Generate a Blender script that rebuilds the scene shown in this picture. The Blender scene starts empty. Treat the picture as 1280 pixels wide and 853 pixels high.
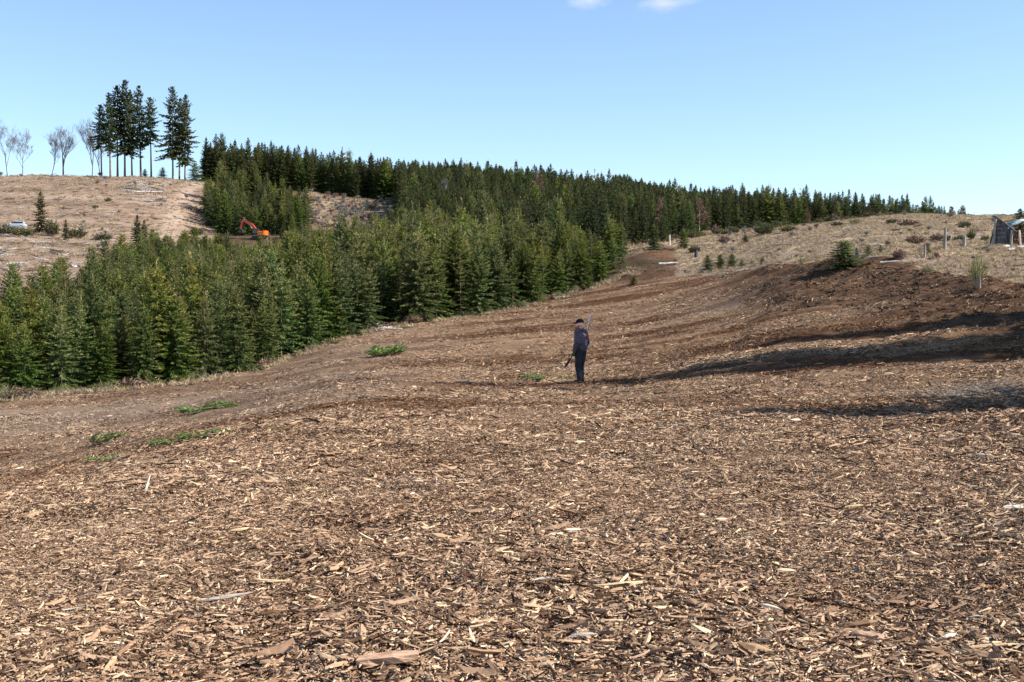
import bpy, bmesh, math, random
import numpy as np
from mathutils import Vector, Matrix, Euler

R = math.radians
scene = bpy.context.scene
COL = scene.collection

# ------------------------------------------------------------------ camera
FPX, CX, CY, HORIZON = 1600.0, 640.0, 426.5, 400.0      # photo is 1280 x 853
EYE = 1.7
PITCH = math.atan((CY - HORIZON) / FPX)                 # camera looks slightly down
cam_d = bpy.data.cameras.new('camera')
cam_d.sensor_width = 36.0
cam_d.lens = 36.0 * FPX / 1280.0
cam_d.clip_start, cam_d.clip_end = 0.1, 12000
cam = bpy.data.objects.new('camera', cam_d)
COL.objects.link(cam)
cam.location = (0, 0, EYE)
cam.rotation_euler = (math.pi / 2 - PITCH, 0, 0)
scene.camera = cam

# ------------------------------------------------------------------ sky and sun
SUN_EL, SUN_AZ = R(38), R(97)        # azimuth clockwise from +Y (straight ahead): the sun stands to the right
world = bpy.data.worlds.new('World')
scene.world = world
world.use_nodes = True
wn = world.node_tree
wn.nodes.clear()
sky = wn.nodes.new('ShaderNodeTexSky')
sky.sky_type = 'NISHITA'
sky.sun_disc = False
sky.sun_elevation = SUN_EL
sky.sun_rotation = SUN_AZ
sky.altitude = 600
sky.air_density, sky.dust_density, sky.ozone_density = 1.0, 0.15, 2.6
bg = wn.nodes.new('ShaderNodeBackground')
bg.inputs['Strength'].default_value = 0.105
wo = wn.nodes.new('ShaderNodeOutputWorld')
wn.links.new(sky.outputs[0], bg.inputs['Color'])
wn.links.new(bg.outputs[0], wo.inputs['Surface'])

sun_d = bpy.data.lights.new('sun', 'SUN')
sun_d.energy = 5.0
sun_d.angle = R(0.53)
sun_d.color = (1.0, 0.94, 0.86)
sun = bpy.data.objects.new('sun', sun_d)
COL.objects.link(sun)
to_sun = Vector((math.sin(SUN_AZ) * math.cos(SUN_EL), math.cos(SUN_AZ) * math.cos(SUN_EL), math.sin(SUN_EL)))
sun.rotation_euler = to_sun.to_track_quat('Z', 'Y').to_euler()
sun.location = (60, 0, 60)

vs = scene.view_settings
vs.view_transform = 'Standard'
vs.look = 'None'
vs.exposure = 1.0
vs.gamma = 1.0
vs.use_curve_mapping = False
scene.cycles.max_bounces = 4
scene.cycles.diffuse_bounces = 2
scene.cycles.transparent_max_bounces = 8
scene.cycles.volume_bounces = 1

rng = random.Random(7)
nrng = np.random.default_rng(11)

# ------------------------------------------------------------------ terrain
def pchip(xs, ys, q):
    xs = np.asarray(xs, float); ys = np.asarray(ys, float)
    h = np.diff(xs); dl = np.diff(ys) / h
    m = np.zeros_like(ys)
    for i in range(1, len(xs) - 1):
        if dl[i - 1] * dl[i] > 0:
            w1, w2 = 2 * h[i] + h[i - 1], h[i] + 2 * h[i - 1]
            m[i] = (w1 + w2) / (w1 / dl[i - 1] + w2 / dl[i])
    m[0], m[-1] = dl[0], dl[-1]
    q = np.clip(q, xs[0], xs[-1])
    k = np.clip(np.searchsorted(xs, q, 'right') - 1, 0, len(xs) - 2)
    t = (q - xs[k]) / h[k]
    return ((2*t**3 - 3*t**2 + 1) * ys[k] + (t**3 - 2*t**2 + t) * h[k] * m[k]
            + (-2*t**3 + 3*t**2) * ys[k+1] + (t**3 - t**2) * h[k] * m[k+1])

# bearing (as photo column) -> profile of (distance, height), metres
NEAR = [(0, 0), (6, 0)]
PROF = {
    -700: NEAR + [(12, -.3), (30, -2.6), (60, -3.2), (75, -2.8), (150, 3), (280, 20), (400, 44), (600, 45), (3000, 30)],
    0: NEAR + [(10, -.1), (14, -.3), (20, -.95), (32, -2.02), (60, -2.05), (72, -1.7), (85, -.7), (100, .5), (150, 6.3), (200, 11.5), (285, 22.5), (400, 45.5), (450, 46), (600, 44), (3000, 25)],
    150: NEAR + [(10, -.04), (14, -.13), (20, -.52), (32, -1.45), (50, -1.65), (64, -1.75), (80, -1.1), (110, 1.0), (150, 4.5), (200, 10), (285, 21.5), (400, 45.5), (450, 46), (600, 44), (3000, 25)],
    300: NEAR + [(14, -.02), (19, -.1), (30, -.66), (50, -1.1), (71, -1.4), (90, -.5), (110, .7), (150, 3.6), (200, 8), (250, 13), (300, 20.5), (340, 28), (395, 43), (430, 45), (600, 42), (3000, 20)],
    450: NEAR + [(25, 0), (40, -.3), (60, -.32), (80, .08), (95, .75), (150, 5), (200, 9), (250, 14), (300, 21), (360, 30.5), (410, 40), (440, 42), (600, 38), (3000, 20)],
    600: NEAR + [(25, -.04), (37, -.2), (60, -.02), (80, .7), (110, 2.4), (150, 6), (200, 12), (250, 18), (300, 24.5), (380, 36), (450, 38), (600, 35), (3000, 15)],
    700: NEAR + [(25, -.02), (37, -.2), (60, .35), (80, 1.2), (105, 2.9), (130, 5), (200, 13), (300, 25), (380, 33), (450, 34), (600, 30), (3000, 10)],
    780: NEAR + [(25, -.02), (37, -.06), (60, .70), (80, 1.7), (100, 3.3), (120, 5.3), (140, 8.9), (160, 11.5), (200, 15), (300, 25), (380, 29), (600, 26), (3000, 10)],
    900: NEAR + [(25, .1), (37, .43), (60, 1.5), (85, 3.6), (105, 5.3), (165, 12.8), (185, 14.5), (230, 17), (300, 19), (600, 17), (3000, 5)],
    1000: NEAR + [(20, .05), (37, .7), (60, 2.7), (80, 4.9), (120, 9.4), (170, 14.1), (200, 15.5), (250, 16), (600, 13), (3000, 0)],
    1150: NEAR + [(20, .08), (37, 1.0), (50, 2.2), (65, 3.9), (77, 5.8), (120, 10.7), (170, 15.1), (200, 15.3), (300, 14), (600, 10), (3000, -10)],
    1280: NEAR + [(20, .2), (33, .9), (48, 2.5), (80, 6.3), (110, 9.9), (140, 12.9), (180, 13.5), (300, 12), (600, 8), (3000, -15)],
    1900: NEAR + [(20, .6), (33, 1.8), (48, 3.8), (80, 7.8), (140, 14), (180, 14.5), (300, 13), (600, 9), (3000, -15)],
}
TD = np.concatenate([np.linspace(0, 60, 241), np.geomspace(60.5, 3000, 420)])
TC = np.linspace(-700, 1900, 261)
_cols = sorted(PROF)
_prof = np.array([pchip([p[0] for p in PROF[c]], [p[1] for p in PROF[c]], TD) for c in _cols])
TZ = np.array([pchip(_cols, _prof[:, j], TC) for j in range(len(TD))]).T      # [column, distance]

def vnoise(X, Y, seed):
    xi = np.floor(X); yi = np.floor(Y)
    fx = X - xi; fy = Y - yi
    fx = fx * fx * (3 - 2 * fx); fy = fy * fy * (3 - 2 * fy)
    def h(a, b):
        n = np.sin(a * 127.1 + b * 311.7 + seed * 74.7) * 43758.5453
        return n - np.floor(n)
    return ((h(xi, yi) * (1 - fx) + h(xi + 1, yi) * fx) * (1 - fy)
            + (h(xi, yi + 1) * (1 - fx) + h(xi + 1, yi + 1) * fx) * fy) - 0.5

def colof(X, Y):
    return X / np.maximum(Y, 5.0) * FPX + CX

def sstep(a, b, v):
    t = np.clip((v - a) / (b - a), 0, 1)
    return t * t * (3 - 2 * t)

EDGE_X = [-700, 0, 90, 180, 280, 340, 380, 465, 560, 640, 720, 780, 840, 900, 1000, 1150, 1280, 1500, 1900]
EDGE_Y = [57, 58.5, 61, 64, 69, 76, 82, 94.5, 101, 108.5, 117.5, 125, 118, 105, 81, 66, 50, 44, 40]
def field_edge(c): return np.interp(c, EDGE_X, EDGE_Y)

def soil_mask(X, Y):
    c = colof(X, Y)
    e = field_edge(c)
    a = sstep(845, 985, c) * (1 - sstep(1290, 1380, c)) * sstep(.62, .76, Y / e + .12 * vnoise(X / 6, Y / 4, 19)) * (1 - sstep(0, 5, Y - e))
    b = np.exp(-((c - 806) / 40) ** 2) * sstep(113, 121, Y) * (1 - sstep(141, 148, Y))
    return np.clip(a + b * 1.3, 0, 1)

def ground(X, Y):
    X = np.asarray(X, float); Y = np.asarray(Y, float)
    d = np.clip(Y, 0, 3000)
    c = np.clip(colof(X, Y), -700, 1900)
    ci = (c + 700) / 10.0
    c0 = np.clip(np.floor(ci).astype(int), 0, 259); cf = ci - c0
    k = np.clip(np.searchsorted(TD, d, 'right') - 1, 0, len(TD) - 2)
    df = (d - TD[k]) / (TD[k + 1] - TD[k])
    z = ((TZ[c0, k] * (1 - df) + TZ[c0, k + 1] * df) * (1 - cf)
         + (TZ[c0 + 1, k] * (1 - df) + TZ[c0 + 1, k + 1] * df) * cf)
    near = 1 - sstep(60, 200, d)
    z = z + near * (0.055 * vnoise(X / .31, Y / .31, 17) + 0.085 * vnoise(X / .62, Y / .62, 1) + 0.12 * vnoise(X / 1.9, Y / 1.9, 2) + 0.14 * vnoise(X / 5, Y / 5, 3))
    z = z + 0.35 * sstep(40, 110, d) * vnoise(X / 9, Y / 9, 4) * (1 - near * .4)
    z = z + sstep(150, 300, d) * (1.0 * vnoise(X / 28, Y / 28, 5) + .5 * vnoise(X / 7, Y / 7, 7))
    g = sstep(-1, 4, Y - field_edge(c)) * near
    z = z + g * (0.30 * vnoise(X / 1.4, Y / 1.4, 6) + .25 * vnoise(X / 3.1, Y / 3.1, 8))
    s = soil_mask(X, Y) * near
    w = X * .72 + Y * .62 + 2.2 * vnoise(X / 6, Y / 6, 9)
    z = z + s * (0.26 * np.abs(np.sin(w * 1.55)) * (0.6 + vnoise(X / 3, Y / 3, 10)) + 0.26 * vnoise(X / 1.1, Y / 1.1, 12) + .12 * vnoise(X / .5, Y / .5, 15))
    er = field_edge(c)
    z = z + 0.32 * np.exp(-((Y - er + 4) / 3.2) ** 2) * sstep(900, 980, c) * (1 - sstep(1200, 1290, c)) * (.8 + .8 * vnoise(X / 4, Y / 4, 91))
    z = z + .45 * np.exp(-((c - 804) / 26) ** 2 - ((Y - 136) / 8) ** 2)
    # low windrows left by the mulcher run along the slope
    wv = Y + .25 * X + 3 * vnoise(X / 9, Y / 9, 13)
    z = z + sstep(20, 32, d) * (1 - sstep(90, 110, d)) * (1 - g) * 0.07 * np.sin(wv * 1.1) * (0.7 + vnoise(X / 7, Y / 7, 14))
    return z

def gz(x, y):
    return float(ground(np.array([x]), np.array([y]))[0])

def ray(px, py):
    v = Vector(((px - CX) / FPX, 1.0, -(py - CY) / FPX))
    v.rotate(Euler((-PITCH, 0, 0)))
    return v

_RY = np.concatenate([np.linspace(4, 80, 900), np.geomspace(80.1, 1500, 1500)])
def hit(px, py, start=4.0):
    """point on the terrain seen at a photo pixel"""
    v = ray(px, py)
    ys = _RY[_RY >= start]
    rx = ys * v.x / v.y
    rz = EYE + ys * v.z / v.y
    g = ground(rx, ys)
    k = np.nonzero(g >= rz)[0]
    i = int(k[0]) if len(k) else int(np.argmax(g - rz))
    return Vector((float(rx[i]), float(ys[i]), float(g[i])))

def at(px, Y):
    """ground point at a photo column and a distance"""
    x = (px - CX) / FPX * Y
    return Vector((x, Y, gz(x, Y)))

def proj(p):
    dx, dy, dz = p[0], p[1], p[2] - EYE
    c, s = math.cos(PITCH), math.sin(PITCH)
    f = dy * c - dz * s
    u = dy * s + dz * c
    return CX + FPX * dx / f, CY - FPX * u / f

# ------------------------------------------------------------------ helpers
class MB:
    """collects polygons for one mesh, with one tint value per face"""
    def __init__(s): s.v, s.f, s.t, s.cur = [], [], [], 0.5
    def face(s, pts, t=None):
        n = len(s.v); s.v.extend([tuple(p) for p in pts]); s.f.append(tuple(range(n, n + len(pts)))); s.t.append(s.cur if t is None else t)
    def raw(s, vs, fs, t=None):
        n = len(s.v); s.v.extend([tuple(p) for p in vs])
        for f in fs: s.f.append(tuple(n + i for i in f)); s.t.append(s.cur if t is None else t)
    def box(s, c, size, rot=None, t=None):
        vs = [Vector((sx * size[0] / 2, sy * size[1] / 2, sz * size[2] / 2)) for sx in (-1, 1) for sy in (-1, 1) for sz in (-1, 1)]
        if rot is not None:
            for v in vs: v.rotate(rot)
        vs = [v + Vector(c) for v in vs]
        s.raw(vs, [(0, 1, 3, 2), (4, 6, 7, 5), (0, 4, 5, 1), (2, 3, 7, 6), (0, 2, 6, 4), (1, 5, 7, 3)], t)
    def tube(s, pts, rad, n=6, caps=True, t=None):
        pts = [Vector(p) for p in pts]
        if not isinstance(rad, (list, tuple)): rad = [rad] * len(pts)
        base = len(s.v); prev = None
        for i, p in enumerate(pts):
            d = (pts[min(i + 1, len(pts) - 1)] - pts[max(i - 1, 0)]).normalized()
            a = prev if prev is not None else (Vector((1, 0, 0)) if abs(d.x) < .8 else Vector((0, 1, 0)))
            a = (a - d * a.dot(d)).normalized(); prev = a; b = d.cross(a)
            for k in range(n):
                q = 2 * math.pi * k / n
                s.v.append(tuple(p + (a * math.cos(q) + b * math.sin(q)) * rad[i]))
        tt = s.cur if t is None else t
        for i in range(len(pts) - 1):
            for k in range(n):
                s.f.append((base + i * n + k, base + i * n + (k + 1) % n, base + (i + 1) * n + (k + 1) % n, base + (i + 1) * n + k)); s.t.append(tt)
        if caps:
            s.f.append(tuple(base + k for k in range(n))[::-1]); s.t.append(tt)
            s.f.append(tuple(base + (len(pts) - 1) * n + k for k in range(n))); s.t.append(tt)
    def prism(s, outline, x0, x1, t=None):
        """outline in (y, z), extruded along x"""
        n = len(outline)
        vs = [(x0, y, z) for y, z in outline] + [(x1, y, z) for y, z in outline]
        fs = [tuple(range(n))[::-1], tuple(range(n, 2 * n))] + [(i, (i + 1) % n, n + (i + 1) % n, n + i) for i in range(n)]
        s.raw(vs, fs, t)
    def ball(s, c, r, n=10, m=7, t=None):
        vs, fs = [], []
        r = r if hasattr(r, '__len__') else (r, r, r)
        for j in range(m + 1):
            a = math.pi * j / m
            for i in range(n):
                b = 2 * math.pi * i / n
                vs.append((c[0] + r[0] * math.sin(a) * math.cos(b), c[1] + r[1] * math.sin(a) * math.sin(b), c[2] + r[2] * math.cos(a)))
        for j in range(m):
            for i in range(n):
                fs.append((j * n + i, (j + 1) * n + i, (j + 1) * n + (i + 1) % n, j * n + (i + 1) % n))
        s.raw(vs, fs, t)
    def mesh(s, name, mat, smooth=False):
        me = bpy.data.meshes.new(name)
        me.from_pydata(s.v, [], s.f)
        a = me.attributes.new('tint', 'FLOAT', 'FACE')
        a.data.foreach_set('value', np.array(s.t, dtype=np.float32))
        if mat: me.materials.append(mat)
        if smooth: me.polygons.foreach_set('use_smooth', [True] * len(me.polygons))
        me.update()
        return me

def tag(o, label=None, cat=None, group=None, kind=None):
    if label: o['label'] = label
    if cat: o['category'] = cat
    if group: o['group'] = group
    if kind: o['kind'] = kind
    return o

def link(name, data, parent=None, loc=None, rot=None, scale=None):
    o = bpy.data.objects.new(name, data)
    COL.objects.link(o)
    if parent: o.parent = parent
    if loc is not None: o.location = loc
    if rot is not None: o.rotation_euler = rot
    if scale is not None: o.scale = scale
    return o

def build(mb, name, mat, parent=None, smooth=False, bevel=0):
    o = link(name, mb.mesh(name, mat, smooth), parent)
    if bevel:
        bm = bmesh.new(); bm.from_mesh(o.data)
        bmesh.ops.remove_doubles(bm, verts=bm.verts, dist=1e-4)
        bmesh.ops.recalc_face_normals(bm, faces=bm.faces)
        bmesh.ops.bevel(bm, geom=[e for e in bm.edges if len(e.link_faces) == 2 and e.calc_face_angle(0) > .5],
                        offset=bevel, segments=2, affect='EDGES', clamp_overlap=True)
        bm.to_mesh(o.data); bm.free()
    return o

def thing(name, loc, label, cat, group=None, rz=0.0, scale=None):
    o = link(name, None, None, loc, (0, 0, rz), scale)
    o.empty_display_size = .3
    return tag(o, label, cat, group)

# ------------------------------------------------------------------ materials
def mat_new(name):
    m = bpy.data.materials.new(name); m.use_nodes = True
    nt = m.node_tree; nt.nodes.clear()
    out = nt.nodes.new('ShaderNodeOutputMaterial')
    return m, nt, out

class NT:
    def __init__(s, nt): s.nt = nt
    def n(s, kind, **kw):
        nd = s.nt.nodes.new(kind)
        for k, v in kw.items():
            if k.startswith('_'): setattr(nd, k[1:], v)
            else: s.set(nd.inputs[k.replace('__', ' ')], v)
        return nd
    def set(s, sock, v):
        if hasattr(v, 'is_linked') or hasattr(v, 'links'): s.nt.links.new(v, sock)
        else: sock.default_value = v
    def attr(s, name, kind='GEOMETRY'): return s.n('ShaderNodeAttribute', _attribute_name=name, _attribute_type=kind)
    def noise(s, vec, scale, detail=4, rough=.55, dim='3D'):
        nd = s.n('ShaderNodeTexNoise'); s.set(nd.inputs['Vector'], vec)
        nd.inputs['Scale'].default_value = scale; nd.inputs['Detail'].default_value = detail; nd.inputs['Roughness'].default_value = rough
        return nd.outputs['Fac']
    def math(s, op, a, b=0.0, clamp=False):
        nd = s.n('ShaderNodeMath', _operation=op, _use_clamp=clamp); s.set(nd.inputs[0], a); s.set(nd.inputs[1], b); return nd.outputs[0]
    def ramp(s, fac, stops):
        nd = s.n('ShaderNodeValToRGB'); s.set(nd.inputs[0], fac)
        e = nd.color_ramp.elements
        while len(e) < len(stops): e.new(.5)
        for i, (p, c) in enumerate(stops): e[i].position = p; e[i].color = (*c, 1) if len(c) == 3 else c
        return nd.outputs['Color']
    def mix(s, fac, a, b, mode='MIX'):
        nd = s.n('ShaderNodeMix', _data_type='RGBA', _blend_type=mode)
        s.set(nd.inputs[0], fac)
        for sock, v in ((nd.inputs[6], a), (nd.inputs[7], b)):
            s.set(sock, (*v, 1) if isinstance(v, tuple) and len(v) == 3 else v)
        return nd.outputs[2]
    def step(s, v, a, b):
        nd = s.n('ShaderNodeMapRange', _interpolation_type='SMOOTHSTEP'); s.set(nd.inputs[0], v)
        nd.inputs[1].default_value = a; nd.inputs[2].default_value = b
        return nd.outputs[0]
    def mapv(s, vec, scale=(1, 1, 1), rot=(0, 0, 0)):
        nd = s.n('ShaderNodeMapping'); s.set(nd.inputs['Vector'], vec)
        nd.inputs['Scale'].default_value = scale; nd.inputs['Rotation'].default_value = rot
        return nd.outputs[0]
    def bsdf(s, out, color, rough=.7, spec=.3, metal=0.0, normal=None):
        b = s.n('ShaderNodeBsdfPrincipled'); s.set(b.inputs['Base Color'], (*color, 1) if isinstance(color, tuple) and len(color) == 3 else color)
        s.set(b.inputs['Roughness'], rough); b.inputs['Specular IOR Level'].default_value = spec; b.inputs['Metallic'].default_value = metal
        if normal is not None: s.set(b.inputs['Normal'], normal)
        if out is not None: s.nt.links.new(b.outputs[0], out.inputs['Surface'])
        return b
    def bump(s, h, strength=.5, dist=.05):
        nd = s.n('ShaderNodeBump'); s.set(nd.inputs['Height'], h); nd.inputs['Strength'].default_value = strength; nd.inputs['Distance'].default_value = dist
        return nd.outputs[0]

def simple(name, color, rough=.6, spec=.3, metal=0.0, var=.25, scale=8.0, bump=0.0):
    """painted / plain material with mottled wear"""
    m, nt, out = mat_new(name); t = NT(nt)
    co = t.n('ShaderNodeTexCoord').outputs['Object']
    f = t.noise(co, scale, 5)
    dark = tuple(c * (1 - var) for c in color); lite = tuple(min(1, c * (1 + var)) for c in color)
    c = t.ramp(f, [(.3, dark), (.7, lite)])
    nrm = t.bump(t.noise(co, scale * 3, 4), bump, .02) if bump else None
    t.bsdf(out, c, rough, spec, metal, nrm)
    return m

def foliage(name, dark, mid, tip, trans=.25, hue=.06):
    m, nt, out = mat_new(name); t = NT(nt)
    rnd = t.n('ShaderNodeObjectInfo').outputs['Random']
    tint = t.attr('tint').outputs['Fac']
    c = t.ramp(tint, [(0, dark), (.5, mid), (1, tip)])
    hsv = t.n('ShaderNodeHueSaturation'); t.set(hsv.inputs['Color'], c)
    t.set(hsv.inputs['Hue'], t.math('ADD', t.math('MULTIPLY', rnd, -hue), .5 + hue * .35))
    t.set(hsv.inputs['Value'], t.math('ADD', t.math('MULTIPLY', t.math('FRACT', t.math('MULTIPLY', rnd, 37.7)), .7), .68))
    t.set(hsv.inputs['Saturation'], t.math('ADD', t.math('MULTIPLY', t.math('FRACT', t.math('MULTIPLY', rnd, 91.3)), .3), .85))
    b = t.bsdf(None, hsv.outputs[0], .6, .25)
    tr = t.n('ShaderNodeBsdfTranslucent'); t.set(tr.inputs['Color'], hsv.outputs[0])
    mx = t.n('ShaderNodeMixShader'); mx.inputs[0].default_value = trans
    nt.links.new(b.outputs[0], mx.inputs[1]); nt.links.new(tr.outputs[0], mx.inputs[2]); nt.links.new(mx.outputs[0], out.inputs['Surface'])
    return m

def bark(name, a, b, scale=6, stretch=(1, 1, .25)):
    m, nt, out = mat_new(name); t = NT(nt)
    co = t.n('ShaderNodeTexCoord').outputs['Object']
    f = t.noise(t.mapv(co, stretch), scale, 6)
    t.bsdf(out, t.ramp(f, [(.32, a), (.68, b)]), .88, .08, 0, t.bump(f, .6, .03))
    return m

M = {}
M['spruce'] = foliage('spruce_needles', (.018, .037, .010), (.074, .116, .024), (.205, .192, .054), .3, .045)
M['spruce_old'] = foliage('old_spruce_needles', (.018, .031, .012), (.064, .084, .024), (.130, .130, .042), .25, .06)
M['bark'] = bark('spruce_bark', (.045, .030, .020), (.16, .11, .075))
M['bark_pale'] = bark('pale_trunk_bark', (.09, .065, .05), (.28, .20, .15), 3)  # paler brown bark for the young and the tall spruce trunks
M['twig_grey'] = bark('bare_twig_bark', (.13, .122, .12), (.32, .30, .29), 4)
M['twig_dark'] = bark('skyline_twig_bark', (.10, .09, .088), (.22, .20, .195), 4)
M['twig_red'] = bark('reddish_birch_twig', (.13, .078, .058), (.29, .19, .14), 4)
M['birch'] = bark('birch_bark', (.30, .28, .25), (.70, .67, .62), 5)
M['dead_white'] = bark('bleached_dead_wood', (.28, .26, .24), (.62, .60, .57), 5)
M['weathered'] = bark('weathered_board', (.035, .037, .043), (.13, .132, .145), 7)  # weathered grey wood, darkened so the colour carries the plank wall's shade
M['post'] = bark('weathered_post', (.16, .145, .13), (.42, .39, .35), 8)
M['post_pale'] = bark('pale_post', (.42, .38, .33), (.72, .67, .60), 8)
M['log'] = bark('stacked_log', (.10, .055, .035), (.30, .17, .10), 8)
M['shrub'] = foliage('shrub_leaves', (.035, .035, .014), (.075, .085, .026), (.14, .12, .05), .2, .04)
M['broom'] = foliage('green_broom', (.09, .09, .035), (.17, .18, .07), (.34, .31, .16), .25, .03)
M['branch_green'] = foliage('fresh_cut_needles', (.045, .075, .018), (.11, .165, .036), (.24, .27, .09), .25, .04)
M['grass'] = foliage('dry_grass_blades', (.20, .145, .085), (.36, .275, .165), (.52, .42, .27), .25, .02)

def chip_material():
    m, nt, out = mat_new('shredded_wood'); t = NT(nt)
    tint = t.attr('tint').outputs['Fac']
    wet = t.attr('wet', 'INSTANCER').outputs['Fac']
    grey = t.attr('grey', 'INSTANCER').outputs['Fac']
    co = t.n('ShaderNodeTexCoord').outputs['Object']
    g = t.noise(t.mapv(co, (25, 25, 25)), 3, 3)
    v = t.math('ADD', tint, t.math('MULTIPLY', t.math('SUBTRACT', g, .5), .35))
    c = t.ramp(v, [(0, (.034, .020, .013)), (.22, (.094, .051, .029)), (.48, (.262, .158, .096)), (.72, (.455, .305, .192)), (.90, (.66, .48, .295)), (1, (.80, .65, .455))])
    c = t.mix(wet, c, (.42, .32, .26), 'MULTIPLY')
    c = t.mix(grey, c, (.27, .23, .19))
    t.bsdf(out, c, .85, .04)
    return m
M['chip'] = chip_material()

def chip_single():
    m, nt, out = mat_new('split_wood_piece'); t = NT(nt)
    rnd = t.n('ShaderNodeObjectInfo').outputs['Random']
    tint = t.attr('tint').outputs['Fac']
    co = t.n('ShaderNodeTexCoord').outputs['Object']
    g = t.noise(t.mapv(co, (4, 60, 60)), 1.2, 5)
    v = t.math('ADD', t.math('MULTIPLY', tint, .5), t.math('ADD', t.math('MULTIPLY', rnd, .42), t.math('MULTIPLY', t.math('SUBTRACT', g, .5), .5)))
    c = t.ramp(v, [(0, (.05, .028, .018)), (.3, (.17, .095, .055)), (.55, (.40, .265, .155)), (.8, (.60, .45, .28)), (1, (.74, .61, .43))])
    t.bsdf(out, c, .8, .06, 0, t.bump(g, .5, .01))
    return m
M['piece'] = chip_single()
M['piece_pale'] = bark('fresh_split_wood', (.52, .36, .18), (.74, .57, .34), 18, (.12, 1, 1))
M['piece_pink'] = bark('reddish_split_wood', (.34, .19, .12), (.62, .42, .28), 18, (.12, 1, 1))
M['piece_grey'] = bark('greyed_split_wood', (.24, .20, .16), (.52, .45, .37), 18, (.12, 1, 1))
M['piece_white'] = bark('whitish_split_wood', (.55, .48, .38), (.80, .74, .64), 14, (.12, 1, 1))
M['piece_dark'] = bark('dark_stick_bark', (.03, .02, .015), (.11, .07, .05), 18, (.12, 1, 1))

# ------------------------------------------------------------------ ground sheet
def make_ground():
    rows = np.concatenate([np.linspace(-20, 4, 40)[:-1], np.arange(4, 20, .085), np.arange(20, 50, .16), np.arange(50, 130, .42),
                           np.arange(130, 460, 2.0), np.geomspace(462, 3000, 45)])
    q = np.linspace(-1, 1, 521)
    u = 1.25 * (0.62 * q + 0.38 * q ** 3)
    U, Y = np.meshgrid(u, rows)
    X = U * (Y + 27)
    Z = ground(X, Y)
    ny, nx = X.shape
    V = np.stack([X, Y, Z], -1).reshape(-1, 3)
    i = np.arange(ny * nx).reshape(ny, nx)
    F = np.stack([i[:-1, :-1], i[:-1, 1:], i[1:, 1:], i[1:, :-1]], -1).reshape(-1, 4)
    me = bpy.data.meshes.new('ground')
    me.vertices.add(len(V)); me.vertices.foreach_set('co', V.astype(np.float32).ravel())
    me.loops.add(F.size); me.loops.foreach_set('vertex_index', F.astype(np.int32).ravel())
    me.polygons.add(len(F)); me.polygons.foreach_set('loop_start', np.arange(0, F.size, 4, dtype=np.int32))
    me.polygons.foreach_set('use_smooth', np.ones(len(F), dtype=bool))
    me.update(calc_edges=True)
    zones = zone_masks(X.ravel(), Y.ravel())
    for k, v in zones.items():
        a = me.attributes.new(k, 'FLOAT', 'POINT'); a.data.foreach_set('value', v.astype(np.float32))
    me.materials.append(ground_material())
    return tag(link('ground', me), kind='structure')

def zone_masks(X, Y):
    c = colof(X, Y); e = Y - field_edge(c)
    past = sstep(-1.5, 2.5, e + 5 * vnoise(X / 4, Y / 4, 21))
    rightside = sstep(790, 830, c + 60 * vnoise(X / 8, Y / 8, 23))
    grass = past * rightside * (1 - np.clip(soil_mask(X, Y), 0, 1))
    clear = past * (1 - sstep(235, 300, c)) * sstep(125, 150, Y)
    meadow = (sstep(372, 392, c) * (1 - sstep(480, 510, c))) * sstep(285, 300, Y) * (1 - sstep(405, 420, Y))
    bank = np.exp(-((c - 770) / 60) ** 2) * sstep(128, 140, Y) * (1 - sstep(158, 168, Y))
    grass = np.clip(np.maximum(grass, np.maximum(meadow * .8, bank)), 0, 1)
    floor = np.clip(past * (1 - rightside) - clear - meadow - bank, 0, 1)
    # compacted strip between the brow and the plantation
    lane = (1 - past) * (1 - sstep(430, 620, c)) * sstep(24, 32, Y + c * -.004)
    grey = np.exp(-((c - 1215) / 75) ** 2 - ((Y - 24.2) / 1.9) ** 2) * 1.1
    grey += np.exp(-((c - 930) / 60) ** 2 - ((Y - 72) / 4) ** 2) * .6
    grey += lane * np.clip(.15 + 1.7 * vnoise(X / 16, (Y + X * .35) / 3.6, 31), 0, 1) * .4
    wet = sstep(-.12, .28, vnoise(X / 8, (Y + .2 * X) / 2.6, 41) + .45 * vnoise(X / 1.8, Y / .9, 42)) * sstep(14, 27, Y) * 1.0
    wet += sstep(.15, .4, vnoise(X / 1.3, Y / 1.3, 43)) * (1 - sstep(16, 30, Y)) * .45
    wet = wet * (1 - .5 * soil_mask(X, Y)) + .25 * soil_mask(X, Y)
    ct = np.interp(Y, [285, 300, 340, 388], [205, 212, 224, 247])
    track = np.exp(-((c - ct) / np.interp(Y, [290, 390], [13, 7])) ** 2) * sstep(284, 292, Y) * (1 - sstep(388, 394, Y))
    track += .8 * np.exp(-((Y - 284 - 3 * vnoise(X / 12, Y / 12, 61)) / 3.5) ** 2) * (1 - sstep(240, 280, c)) + .8 * np.exp(-((Y - 296) / 5) ** 2) * sstep(375, 390, c) * (1 - sstep(470, 500, c))
    return dict(track=np.clip(track, 0, 1), grass=grass, clear=clear, floor=floor, lane=lane, grey=np.clip(grey, 0, 1), wet=np.clip(wet, 0, 1), soil=np.clip(soil_mask(X, Y), 0, 1))

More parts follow.
